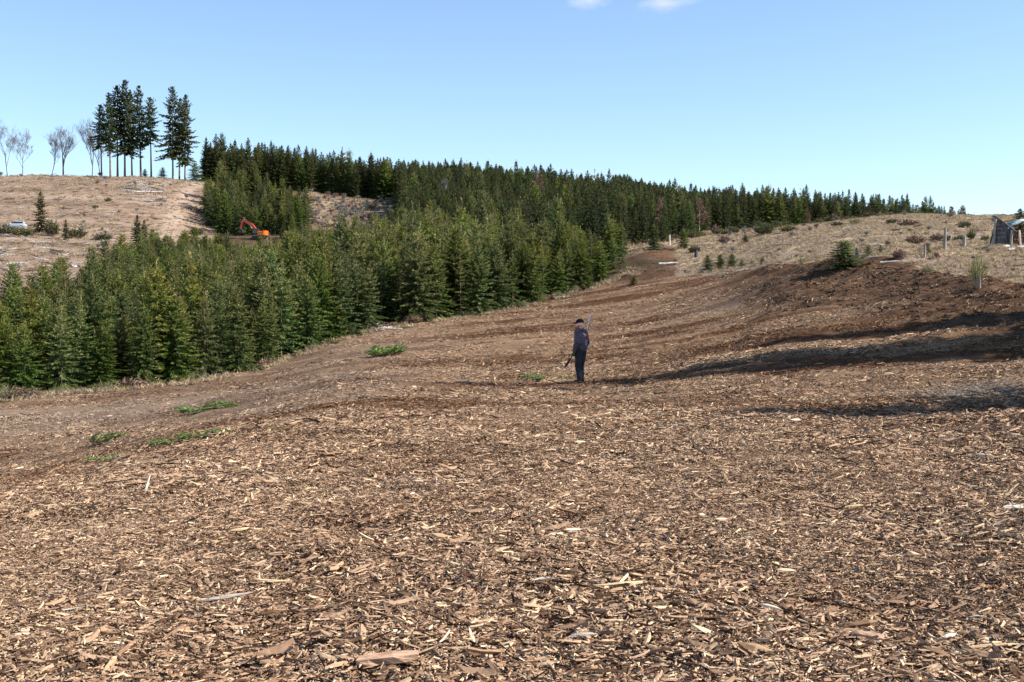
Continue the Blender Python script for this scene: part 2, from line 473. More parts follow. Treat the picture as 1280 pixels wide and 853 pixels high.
def ground_material():
    m, nt, out = mat_new('ground_surface'); t = NT(nt)
    co = t.n('ShaderNodeTexCoord').outputs['Object']
    A = lambda n: t.attr(n).outputs['Fac']
    fine = t.noise(t.mapv(co, (1, 1.6, 1)), 28, 5, .7)
    mid = t.noise(co, 4.2, 6, .65)
    streak = t.noise(t.mapv(co, (.22, .9, 1), (0, 0, R(-12))), 1.0, 6, .6)
    big = t.noise(co, .11, 3)
    f = t.math('ADD', t.math('MULTIPLY', fine, .5), t.math('ADD', t.math('MULTIPLY', mid, .3), t.math('MULTIPLY', streak, .3)))
    mul = t.ramp(f, [(.33, (.048, .030, .020)), (.46, (.130, .080, .050)), (.56, (.225, .146, .092)), (.66, (.35, .24, .152)), (.78, (.55, .41, .27))])
    mul = t.mix(t.step(big, .4, .7), mul, t.mix(1.0, mul, (1.08, 1.0, .90), 'MULTIPLY'))
    mul = t.mix(A('wet'), mul, (.40, .31, .27), 'MULTIPLY')
    lanec = t.ramp(f, [(.36, (.10, .068, .046)), (.55, (.215, .146, .098)), (.75, (.37, .265, .18))])
    mul = t.mix(t.math('MULTIPLY', A('lane'), .6), mul, lanec)
    mul = t.mix(t.math('MULTIPLY', A('grey'), .8), mul, t.ramp(f, [(.36, (.10, .080, .060)), (.7, (.31, .25, .20))]))
    soil = t.ramp(t.math('ADD', t.math('MULTIPLY', mid, .6), t.math('MULTIPLY', streak, .4)), [(.36, (.030, .018, .012)), (.52, (.090, .052, .031)), (.7, (.21, .126, .075))])
    mul = t.mix(t.math('MULTIPLY', A('soil'), t.step(streak, .30, .52)), mul, soil)
    # dry grass hillside
    gf = t.math('ADD', t.math('MULTIPLY', t.noise(co, 2.4, 6, .7), .6), t.math('MULTIPLY', t.noise(t.mapv(co, (.5, 1, 1)), .35, 4), .4))
    gr = t.ramp(gf, [(.34, (.07, .048, .032)), (.45, (.215, .155, .105)), (.56, (.36, .275, .18)), (.7, (.52, .42, .29))])
    pink = t.noise(co, .22, 4)
    gr = t.mix(t.math('MULTIPLY', t.step(pink, .48, .66), .65), gr, (.26, .185, .15))
    fl = t.ramp(gf, [(.35, (.035, .024, .015)), (.55, (.10, .07, .042)), (.7, (.20, .155, .09))])
    cf = t.math('ADD', t.math('MULTIPLY', t.noise(t.mapv(co, (.5, 1, 1)), .8, 6, .7), .6), t.math('MULTIPLY', t.noise(t.mapv(co, (.4, 1, 1), (0, 0, R(18))), .09, 4), .4))
    cl = t.ramp(cf, [(.33, (.075, .052, .038)), (.45, (.19, .132, .094)), (.56, (.29, .208, .148)), (.66, (.37, .29, .22)), (.78, (.47, .40, .34))])
    n2 = t.math('MULTIPLY', t.math('SUBTRACT', mid, .5), .7)
    def blend(base, col, name):
        return t.mix(t.step(t.math('ADD', A(name), n2), .38, .62), base, col)
    c = blend(mul, fl, 'floor'); c = blend(c, gr, 'grass'); c = blend(c, cl, 'clear')
    c = t.mix(t.math('MULTIPLY', A('track'), .8), c, t.ramp(cf, [(.35, (.27, .19, .135)), (.65, (.48, .375, .29))]))
    h = t.math('ADD', t.math('MULTIPLY', fine, .35), t.math('MULTIPLY', mid, 1.0))
    t.bsdf(out, c, .95, .02, 0, t.bump(h, .9, .12))
    return m

make_ground()

# ------------------------------------------------------------------ scatter ("stuff") helper
def source_collection(name, meshes):
    c = bpy.data.collections.new(name)
    for i, me in enumerate(meshes):
        o = bpy.data.objects.new('%s_%02d' % (name, i), me); c.objects.link(o)
    return c

def scatter(name, P, ROT, SCL, IDX, coll, extra=None):
    n = len(P)
    me = bpy.data.meshes.new(name)
    me.vertices.add(n); me.vertices.foreach_set('co', np.asarray(P, np.float32).ravel())
    def put(an, ty, key, v):
        a = me.attributes.new(an, ty, 'POINT'); a.data.foreach_set(key, v)
    put('rot', 'FLOAT_VECTOR', 'vector', np.asarray(ROT, np.float32).ravel())
    SCL = np.asarray(SCL, np.float32)
    if SCL.ndim == 1: SCL = np.repeat(SCL[:, None], 3, 1)
    put('scl', 'FLOAT_VECTOR', 'vector', SCL.ravel())
    put('idx', 'INT', 'value', np.asarray(IDX, np.int32))
    for k, v in (extra or {}).items(): put(k, 'FLOAT', 'value', np.asarray(v, np.float32))
    ng = bpy.data.node_groups.new(name + '_scatter', 'GeometryNodeTree')
    ng.interface.new_socket('Geometry', in_out='INPUT', socket_type='NodeSocketGeometry')
    ng.interface.new_socket('Geometry', in_out='OUTPUT', socket_type='NodeSocketGeometry')
    N = ng.nodes.new; L = ng.links.new
    gi, go = N('NodeGroupInput'), N('NodeGroupOutput')
    ci = N('GeometryNodeCollectionInfo'); ci.inputs['Collection'].default_value = coll
    ci.inputs['Separate Children'].default_value = True; ci.inputs['Reset Children'].default_value = True
    ip = N('GeometryNodeInstanceOnPoints')
    def na(nm, ty):
        a = N('GeometryNodeInputNamedAttribute'); a.data_type = ty; a.inputs['Name'].default_value = nm; return a.outputs['Attribute']
    er = N('FunctionNodeEulerToRotation')
    L(na('rot', 'FLOAT_VECTOR'), er.inputs[0]); L(er.outputs[0], ip.inputs['Rotation'])
    L(na('scl', 'FLOAT_VECTOR'), ip.inputs['Scale']); L(na('idx', 'INT'), ip.inputs['Instance Index'])
    ip.inputs['Pick Instance'].default_value = True
    L(gi.outputs[0], ip.inputs['Points']); L(ci.outputs[0], ip.inputs['Instance']); L(ip.outputs[0], go.inputs[0])
    o = link(name, me)
    md = o.modifiers.new('scatter', 'NODES'); md.node_group = ng
    return o

def slope_rot(X, Y, yaw):
    e = .3
    dx = (ground(X + e, Y) - ground(X - e, Y)) / (2 * e)
    dy = (ground(X, Y + e) - ground(X, Y - e)) / (2 * e)
    out = np.zeros((len(X), 3))
    for i in range(len(X)):
        q = Vector((-dx[i], -dy[i], 1)).to_track_quat('Z', 'Y').to_matrix() @ Matrix.Rotation(yaw[i], 3, 'Z')
        out[i] = q.to_euler()
    return out

def fan_points(y0, y1, dens, cmin, cmax, margin=2.0):
    """random ground points between two distances and two bearings"""
    xm = max(abs(cmin - CX), abs(cmax - CX)) / FPX * y1 + margin
    n = int(2 * xm * (y1 - y0) * dens)
    X = nrng.uniform(-xm, xm, n); Y = nrng.uniform(y0, y1, n)
    k = (X > (cmin - CX) / FPX * Y - margin) & (X < (cmax - CX) / FPX * Y + margin)
    return X[k], Y[k]

# ------------------------------------------------------------------ wood chips: fine mass
def add_chip(mb, c, L, W, T, yaw, tilt, roll, tint, r):
    """a torn splinter: tapered, slightly bent strip with ragged ends"""
    n = 3
    rot = Euler((roll, tilt, yaw)).to_matrix()
    bend = r.uniform(-.12, .12) * L
    prof = [(-.5, r.uniform(.15, .6)), (r.uniform(-.25, -.05), 1.0), (r.uniform(.1, .3), r.uniform(.75, 1.0)), (.5, r.uniform(.05, .5))]
    vs = []
    for s, w in prof:
        o = bend * (1 - 4 * s * s) * .5
        sk = r.uniform(-.2, .2) * W
        for yy, zz in ((-w * W / 2 + sk, -T / 2), (w * W / 2 + sk, -T / 2 * r.uniform(.2, 1)), (sk + r.uniform(-.2, .2) * W, T / 2)):
            vs.append(rot @ Vector((s * L, yy, zz + o)) + Vector(c))
    fs = []
    for i in range(3):
        for k in range(3):
            fs.append((i * 3 + k, i * 3 + (k + 1) % 3, i * 3 + 3 + (k + 1) % 3, i * 3 + 3 + k))
    fs += [(2, 1, 0), (9, 10, 11)]
    mb.raw(vs, fs, tint)

def chip_clump(seed, n, sigma):
    r = random.Random(seed); mb = MB()
    for i in range(n):
        u = r.random()
        if u < .55: L = r.uniform(.010, .028); W = L * r.uniform(.2, .55)                  # fines
        elif u < .95: L = min(.11, max(.022, r.lognormvariate(math.log(.040), .45))); W = min(.02, L * r.uniform(.09, .32))
        else: L = r.uniform(.06, .13); W = L * r.uniform(.12, .28)
        tw = r.random() < .03
        if tw: L = r.uniform(.07, .17); W = r.uniform(.004, .008)
        T = W * r.uniform(.2, .5) if not tw else W
        x, y = r.gauss(0, sigma), r.gauss(0, sigma)
        tint = min(1, max(0, r.gauss(.575, .17)))
        if r.random() < .08: tint = r.uniform(.75, .98)
        if r.random() < .06 or tw: tint = r.uniform(.03, .25)
        add_chip(mb, (x, y, r.uniform(-.008, .026)), L, W, T, r.uniform(0, 6.283) if r.random() < .8 else r.gauss(0, .5), r.gauss(0, .2), r.uniform(-.5, .5), tint, r)
    return mb.mesh('shredded_chips', M['chip'])

def wood_chips():
    coll = source_collection('chip_clumps', [chip_clump(100 + i, 170, .17) for i in range(14)])
    P, S, D = [], [], []
    for y0, y1, dens, sc in ((3.2, 13, 46, 1.0), (13, 22, 30, 1.05), (22, 36, 16, 1.15), (36, 62, 6.5, 1.35), (62, 128, 2.0, 1.7)):
        X, Y = fan_points(y0, y1, dens, -60, 1340)
        z = zone_masks(X, Y)
        bad = np.maximum(np.maximum(z['grass'], z['floor']), z['clear'])
        keep = (bad < .3) & (nrng.random(len(X)) > z['lane'] * .5) & (nrng.random(len(X)) > z['soil'] * .85)
        keep &= nrng.random(len(X)) > np.where(Y > 24, np.clip(.25 + 1.6 * vnoise(X / 4, (Y + .2 * X) / 1.6, 51) + .35 * z['wet'], 0, .85), 0)
        P.append(np.stack([X[keep], Y[keep]], 1)); S.append(np.full(keep.sum(), sc))
    P = np.concatenate(P); S = np.concatenate(S) * np.where(P[:, 1] > 13, nrng.lognormal(0, .28, len(P)), nrng.uniform(.75, 1.3, len(P)))
    X, Y = P[:, 0], P[:, 1]
    S = S * (1.06 + .6 * vnoise(X / 1.1, Y / 1.1, 81) + .5 * vnoise(X / 3.5, Y / 3.5, 82))
    z = zone_masks(X, Y)
    yaw = nrng.uniform(0, 6.283, len(X))
    yaw = np.where(nrng.random(len(X)) < .8, yaw, nrng.normal(0, .35, len(X)))
    rot = slope_rot(X, Y, yaw)
    wet = np.clip(z['wet'] * .9 + nrng.normal(0, .14, len(X)), 0, .95)
    grey = np.clip(z['grey'] * .75 + z['lane'] * .1 + nrng.normal(0, .08, len(X)), 0, .85)
    o = scatter('wood_chips', np.stack([X, Y, ground(X, Y) + .004], 1), rot, S, nrng.integers(0, 14, len(X)), coll, dict(wet=wet, grey=grey))
    tag(o, 'brown and tan shredded wood chips covering the cleared field', 'wood chips', kind='stuff')
wood_chips()

# ------------------------------------------------------------------ wood chips: the large pieces, one by one
def piece_mesh(seed, name, kind):
    """unit-length piece of split wood along x; rings of 6 with torn ends"""
    r = random.Random(seed); mb = MB()
    W, T = {'slab': (.30, .13), 'splinter': (.13, .08), 'chunk': (.36, .24), 'stick': (.055, .055)}[kind]
    n = {'slab': 7, 'splinter': 6, 'chunk': 6, 'stick': 6}[kind]
    vs = []; K = 6
    ph = r.uniform(0, 6); bend = r.uniform(-.1, .1)
    for i in range(n):
        s = i / (n - 1)
        e = min(1, .30 + 2.2 * min(s, 1 - s) + r.uniform(-.12, .12)) if kind != 'chunk' else min(1, .6 + 2.2 * min(s, 1 - s) + r.uniform(-.12, .1))
        for k in range(K):
            a = 2 * math.pi * (k + .5) / K
            rr = r.uniform(.82, 1.16)
            vs.append(((s - .5) + (r.uniform(-.07, .07) if i in (0, n - 1) else r.uniform(-.02, .02)),
                       math.cos(a) * W / 2 * e * rr + bend * math.sin(s * 3.1 + ph) * .5, math.sin(a) * T / 2 * e * rr + bend * (4 * s * (1 - s)) * .4))
    fs = [tuple(range(K))[::-1], tuple((n - 1) * K + k for k in range(K))]
    for i in range(n - 1):
        for k in range(K):
            fs.append((i * K + k, i * K + (k + 1) % K, (i + 1) * K + (k + 1) % K, (i + 1) * K + k))
    mb.raw(vs, fs, .5)
    mb.t = [r.uniform(.3, .7) for _ in mb.f]
    return mb

def big_chips():
    variants = []
    for i, k in enumerate(['slab', 'splinter', 'slab', 'splinter', 'chunk', 'splinter', 'stick', 'slab', 'splinter', 'chunk']):
        variants.append(piece_mesh(500 + i, 'wood_chip', k).mesh('wood_chip', M['piece']))
    # named pieces: photo column, row, length in px, yaw, kind, material, label
    named = [
        (775, 746, 58, 4, 'slab', 'piece_pale', 'flat yellowish split slab lying among the chips right of bottom centre'),
        (484, 843, 74, 3, 'chunk', 'piece_pink', 'thick pale reddish wood chunk at the bottom edge of the picture'),
        (511, 782, 27, 35, 'slab', 'piece_pale', 'short tan oval chip lying just above the reddish bottom-edge chunk'),
        (1267, 645, 26, 8, 'chunk', 'piece_white', 'whitish wood block at the right edge of the mulch field'),
        (686, 735, 48, 10, 'splinter', 'piece_white', 'long whitish splinter left of the flat yellowish slab'),
        (282, 757, 66, 22, 'splinter', 'piece_grey', 'long frayed grey-tan splinter in the lower left mulch'),
        (217, 603, 36, 10, 'splinter', 'piece_pink', 'pinkish splinter lying beside the upright pale stake'),
        (92, 774, 26, 24, 'splinter', 'piece_white', 'small bright splinter near the left edge low in the mulch'),
        (1090, 812, 48, -32, 'chunk', 'piece_pink', 'brown pointed wood chunk in the lower right mulch'),
        (1187, 812, 30, 38, 'slab', 'piece_white', 'pale forked chip in the lower right corner mulch'),
        (1245, 828, 66, -5, 'splinter', 'piece_pale', 'long tan splinter in the bottom right corner'),
        (1002, 815, 36, 4, 'slab', 'piece_pale', 'flat tan chip left of the brown pointed chunk'),
        (1221, 786, 22, -4, 'slab', 'piece_white', 'small whitish flat chip above the bottom right corner'),
        (440, 764, 36, -8, 'stick', 'piece_dark', 'dark rounded stick left of bottom centre'),
        (1245, 690, 40, -10, 'splinter', 'piece_pale', 'tan splinter by the right edge below the whitish block'),
        (728, 808, 36, 22, 'slab', 'piece_grey', 'grey-tan chip near the bottom below the yellowish slab'),
        (655, 713, 40, -40, 'stick', 'piece_dark', 'dark thin stick above the long whitish splinter'),
        (850, 716, 18, 60, 'chunk', 'piece_pale', 'small pale block right of the flat yellowish slab'),
        (1070, 640, 34, 12, 'splinter', 'piece_pale', 'narrow tan splinter in the middle of the right-hand mulch'),
        (70, 752, 20, 40, 'slab', 'piece_grey', 'small grey chip by the left edge above the bright splinter'),
        (300, 670, 26, 42, 'slab', 'piece_pale', 'pale chip right of the left-hand mulch hollow'),
        (612, 768, 30, -55, 'stick', 'piece_dark', 'black stick end poking from chips at bottom centre'),
        (1225, 575, 30, -6, 'splinter', 'piece_white', 'whitish splinter below the long tree shadow at right'),
        (340, 735, 44, 12, 'splinter', 'piece_pale', 'long pale splinter in the lower left centre'),
    ]
    for i, (px, py, ln, yaw, kind, mt, label) in enumerate(named):
        p = hit(px, py)
        L = ln / FPX * p.y
        me = piece_mesh(900 + i, 'wood_chip', kind).mesh('wood_chip', M[mt])
        th = {'slab': .13, 'splinter': .08, 'chunk': .24, 'stick': .055}[kind] * L
        link_o = link('wood_chip', me, None, (p.x, p.y, p.z + .045 + th * .3), (rng.uniform(-.3, .3), rng.uniform(-.10, .10), R(yaw)), (L, L, L))
        tag(link_o, label, 'wood chip', 'large wood chips in the foreground')
    # two pieces stand upright
    for px, py, hpx, lean, mt, label in ((183, 622, 25, .28, 'piece_white', 'pale stake standing upright in the mulch at left'),
                                         (511, 528, 15, .2, 'piece_dark', 'short dark stub standing upright in the field left of the person')):
        p = hit(px, py); L = (hpx + 8) / FPX * p.y
        me = piece_mesh(950 + hpx, 'wood_stake', 'stick' if mt == 'piece_dark' else 'splinter').mesh('wood_stake', M[mt])
        o = link('wood_stake', me, None, (p.x, p.y, p.z + L * .33), (0, -math.pi / 2 + lean, R(15)), (L, L * 1.2, L * 1.2))
        tag(o, label, 'stake')
    count = 270
    ys = []
    while len(ys) < count:
        y = rng.uniform(6.0, 17)
        if rng.random() < (9.5 / max(y, 6.5)) ** .8: ys.append(y)
    for y in ys:
        x = rng.uniform(-.43, .43) * y
        L = rng.lognormvariate(math.log(.115), .36)
        L = min(L, .22)
        v = rng.choice(variants)
        o = link('wood_chip', v, None, (x, y, gz(x, y) + rng.uniform(.03, .055)), (rng.uniform(-.6, .6), rng.gauss(0, .16), rng.uniform(0, 6.28) if rng.random() < .5 else rng.gauss(0, .5)),
                 (L, L * rng.uniform(.4, .85), L * rng.uniform(.5, 1.0)))
        tag(o, 'loose split wood chip, one of many alike strewn across the foreground', 'wood chip', 'large wood chips in the foreground')
big_chips()

# ------------------------------------------------------------------ conifers
def blade(mb, p, d, L, w, r, tint, droop=0.0):
    """needle-covered twig: a pointed, slightly folded leaf shape"""
    d = d.normalized()
    side = d.cross(Vector((r.uniform(-1, 1), r.uniform(-1, 1), r.uniform(.1, 1))))
    if side.length < 1e-3: side = Vector((1, 0, 0))
    side.normalize()
    m = p + d * (L * .42)
    tip = p + d * L + Vector((0, 0, -droop * L))
    mb.face((p, m + side * w, tip, m - side * w), tint)

def spruce(seed, H, Rad, clear=.3, spacing=.30, per=7, step=.10, ragged=.15, top_pow=.8, twig=.34, width=.042, yellow=.0, droop=.25, hang=.6, leader=.35):
    r = random.Random(seed); cr, tk = MB(), MB()
    lean = Vector((r.uniform(-.015, .015), r.uniform(-.015, .015), 0))
    axis = lambda z: Vector((0, 0, z)) + lean * z
    zs = [0, H * .12, H * .3, H * .55, H * .8, H]
    rb = .010 * H + .012
    tk.tube([axis(z) for z in zs], [rb * 1.25, rb, rb * .8, rb * .52, rb * .25, .008], 6)
    z = H - leader
    while z > clear:
        t = (H - z) / (H - clear)
        base_len = Rad * (t ** top_pow) * (1 - .25 * max(0, t - .8) / .2)
        nb = max(4, int(per * (.75 + .35 * r.random())))
        a0 = r.uniform(0, 6.283)
        for k in range(nb):
            az = a0 + k * 6.283 / nb + r.uniform(-.3, .3)
            L = max(.05 * Rad, base_len * r.uniform(1 - 2 * ragged, 1 + ragged))
            if r.random() < ragged * .35: L *= r.uniform(.35, .7)
            zb = z + r.uniform(-.12, .12) * spacing * 2
            out = Vector((math.cos(az), math.sin(az), 0))
            p0 = math.tan(R(48 - 62 * min(1, t * 1.15) + r.uniform(-8, 8)))
            n = max(3, int(L / step))
            prev = axis(zb); sag = droop * t
            for j in range(1, n + 1):
                s = j / n
                p = axis(zb) + out * (L * s) + Vector((0, 0, L * s * p0 - sag * L * s * (1 - .55 * s)))
                d = (p - prev)
                if d.length < 1e-5: continue
                dn = d.normalized()
                sd = dn.cross(Vector((0, 0, 1))).normalized()
                if s > .08:
                    tl = twig * (.45 + .75 * (1 - s)) * min(1, .28 + 1.5 * L / Rad) * r.uniform(.7, 1.25)
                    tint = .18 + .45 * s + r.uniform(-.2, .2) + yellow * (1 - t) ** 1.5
                    for sg in (-1, 1):
                        dd = dn * r.uniform(.55, 1.0) + sd * sg * r.uniform(.6, 1.0) + Vector((0, 0, r.uniform(-.35, .15)))
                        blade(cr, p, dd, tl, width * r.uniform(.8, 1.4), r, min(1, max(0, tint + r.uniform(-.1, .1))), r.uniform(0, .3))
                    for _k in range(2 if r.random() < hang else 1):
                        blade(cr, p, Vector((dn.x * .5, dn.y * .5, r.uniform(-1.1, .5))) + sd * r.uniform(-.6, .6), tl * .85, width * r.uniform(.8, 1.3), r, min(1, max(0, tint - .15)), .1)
                prev = p
            blade(cr, prev, dn, .5 * twig * min(1, .3 + 1.5 * L / Rad) + .1 * L, width * 1.2, r, min(1, .62 + r.uniform(-.15, .25)), 0)
        z -= spacing * r.uniform(.75, 1.25) * (.75 + .5 * t)
    for k in range(7):
        az = r.uniform(0, 6.28); zz = H - r.uniform(.02, leader + .15)
        blade(cr, axis(zz), Vector((math.cos(az) * .45, math.sin(az) * .45, 1)), r.uniform(.18, .34), width * .9, r, min(1, .6 + yellow + r.uniform(-.2, .2)))
    return cr, tk

def tree_set(prefix, specs, foliage_mat, bark_mat):
    out = []
    for sp in specs:
        cr, tk = spruce(**sp)
        n = len(tk.v)
        crown = cr.mesh('crown', foliage_mat); trunk = tk.mesh('trunk', bark_mat)
        both = MB(); both.v = cr.v + tk.v; both.f = cr.f + [tuple(i + len(cr.v) for i in f) for f in tk.f]; both.t = cr.t + tk.t
        bm = both.mesh(prefix + '_whole', foliage_mat); bm.materials.append(bark_mat)
        bm.polygons.foreach_set('material_index', np.array([0] * len(cr.f) + [1] * len(tk.f), dtype=np.int32))
        out.append((crown, trunk, bm, sp['H']))
    return out

YOUNG = tree_set('young_spruce', [dict(seed=20 + i, H=[6.5, 6.9, 7.2, 6.6, 7.0, 6.3, 6.8, 7.3, 6.4, 6.7][i], Rad=[1.75, 2.05, 1.5, 1.9, 2.15, 1.6, 1.8, 1.4, 2.0, 1.7][i],
                                       clear=[.12, .5, .2, .1, .15, .7, .12, .35, .1, .25][i], ragged=[.16, .22, .3, .18, .14, .28, .2, .34, .17, .24][i], spacing=[.26, .27, .34, .25, .27, .32, .26, .36, .26, .29][i],
                                       per=[8, 8, 7, 9, 8, 7, 8, 6, 8, 8][i], step=.078, top_pow=[.84, .78, .95, .8, .86, .9, .74, 1.0, .82, .88][i], width=.039, leader=[.62, .5, .85, .55, .6, .8, .5, .95, .6, .7][i],
                                       yellow=[.40, .52, .60, .34, .45, .62, .38, .66, .46, .54][i]) for i in range(10)], M['spruce'], M['bark_pale'])  # new-shoot yellow, raised so crown tops carry the sunlit canopy tone in their colour
OLD = tree_set('forest_spruce', [dict(seed=60 + i, H=8.0 + .5 * (i % 3), Rad=1.75 + .18 * (i % 3), clear=.2 + .4 * (i % 2), ragged=.24, per=7, spacing=.31,
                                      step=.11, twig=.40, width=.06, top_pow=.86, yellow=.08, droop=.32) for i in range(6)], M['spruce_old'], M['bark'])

def put_tree(name, variant, loc, H, label, cat, group, rz=None, wide=1.0):
    crown, trunk, _, h0 = variant
    s = H / h0
    t = thing(name, loc, label, cat, group, rng.uniform(0, 6.28) if rz is None else rz, (s * wide, s * wide, s))
    link('crown', crown, t); link('trunk', trunk, t)
    return t

def visible_area(items):
    """items: (x, y, z, H, halfwidth); returns seen area in px, nearest first"""
    order = sorted(range(len(items)), key=lambda i: items[i][1])
    sky_line = np.full(1700, 2000.0)
    area = [0.0] * len(items)
    for i in order:
        x, y, z, H, hw = items[i]
        px, pb = proj((x, y, z)); _, pt = proj((x, y, z + H))
        w = hw / y * FPX
        a, b = int(px - w + 200), int(px + w + 201)
        a2, b2 = max(a, 0), min(b, 1700)
        if b2 <= a2: continue
        xs = np.arange(a2, b2) - 200
        prof = pt + (pb - pt) * np.abs(xs - px) / max(w, .6) * .95
        inside = (xs >= 0) & (xs < 1280)
        cur = sky_line[a2:b2]
        area[i] = float(np.sum((np.clip(np.minimum(cur, pb) - prof, 0, None)) * inside))
        sky_line[a2:b2] = np.minimum(cur, prof)
    return area

PB_X = [-260, 0, 60, 110, 150, 190, 240, 345, 400, 480, 540, 650, 720, 770]
PB_Y = [92, 98, 108, 128, 165, 210, 218, 224, 232, 246, 225, 172, 146, 143]
PF_X = [-260, 0, 90, 180, 290, 340, 380, 465, 480, 560, 650, 720, 775, 800]
PF_Y = [58, 60, 62.5, 65.5, 71, 78, 84, 96, 98.5, 103, 111, 120, 128, 131]

def ordinal(n):
    return '%d%s' % (n, 'th' if 10 <= n % 100 <= 20 else {1: 'st', 2: 'nd', 3: 'rd'}.get(n % 10, 'th'))

HC_X = [-260, 0, 180, 300, 400, 465, 560, 640, 700, 760, 800]
HC_Y = [3.9, 4.0, 4.3, 4.7, 5.3, 6.1, 6.2, 5.8, 4.9, 4.3, 3.8]
def plantation():
    items = []
    # front row follows the field edge
    px = -235.0
    while px < 794:
        y = np.interp(px, PF_X, PF_Y) + rng.uniform(-.3, .9)
        p = at(px, y)
        items.append((p.x, p.y, p.z - .05, rng.uniform(.84, 1.16) * float(np.interp(px, HC_X, HC_Y)) * (.85 if 470 < px < 500 else 1), True))
        px += rng.uniform(1.3, 2.3) / y * FPX
    sp = 1.82
    for i in range(int(240 / sp)):
        for j in range(int(200 / sp)):
            x = -190 + i * sp + rng.uniform(-.6, .6); y = 57 + j * sp + rng.uniform(-.6, .6)
            c = x / y * FPX + CX
            if not -240 < c < 785: continue
            if y > 125 and rng.random() < .25: continue
            f, b = np.interp(c, PF_X, PF_Y), np.interp(c, PB_X, PB_Y)
            if not f + 1.6 < y < b: continue
            if rng.random() < .05: continue
            k = (y - f) / max(30, b - f)
            H = float(np.interp(c, HC_X, HC_Y)) * rng.gauss(1, .2) + (1.0 if c < 420 else .2) * min(1.0, (y - f) / 80) - (1.3 if 285 < c < 350 and y > 175 else 0)
            items.append((x, y, 0, max(2.4, H), False))
    X = np.array([i[0] for i in items]); Y = np.array([i[1] for i in items]); Z = ground(X, Y) - .05
    area = visible_area([(X[i], Y[i], Z[i], items[i][3], 1.5) for i in range(len(items))])
    order = sorted(range(len(items)), key=lambda i: -area[i])
    fronts = sorted([i for i in range(len(items)) if items[i][4] and area[i] > 30], key=lambda i: X[i] / Y[i])
    single = fronts + [i for i in order if not items[i][4]][:290 - len(fronts)]
    fr = {i: n + 1 for n, i in enumerate(fronts)}
    for i in single:
        if i in fr:
            c = X[i] / Y[i] * FPX + CX
            label = 'young spruce at the front edge of the plantation, %s from the left' % ordinal(fr[i])
            if fr[i] == len(fronts): label = 'small young spruce at the right-hand end of the plantation edge'
        else: label = 'young green spruce crowded inside the plantation behind its front row'
        put_tree('young_spruce', YOUNG[rng.randrange(len(YOUNG))], (X[i], Y[i], Z[i]), items[i][3], label, 'spruce', 'young spruces of the plantation', None, rng.uniform(.95, 1.22))
    rest = sorted(set(range(len(items))) - set(single))
    n = len(rest)
    idx = nrng.integers(0, len(YOUNG), n)
    s = np.array([items[i][3] / YOUNG[k][3] for i, k in zip(rest, idx)])
    w = nrng.uniform(.95, 1.22, n)
    o = scatter('young_spruce_mass', np.stack([X[rest], Y[rest], Z[rest]], 1), np.stack([np.zeros(n), np.zeros(n), nrng.uniform(0, 6.28, n)], 1),
                np.stack([s * w, s * w, s], 1), idx, source_collection('young_spruce_source', [v[2] for v in YOUNG]))
    tag(o, 'dense dark mass of young spruces filling the plantation', 'spruce plantation', kind='stuff')
plantation()

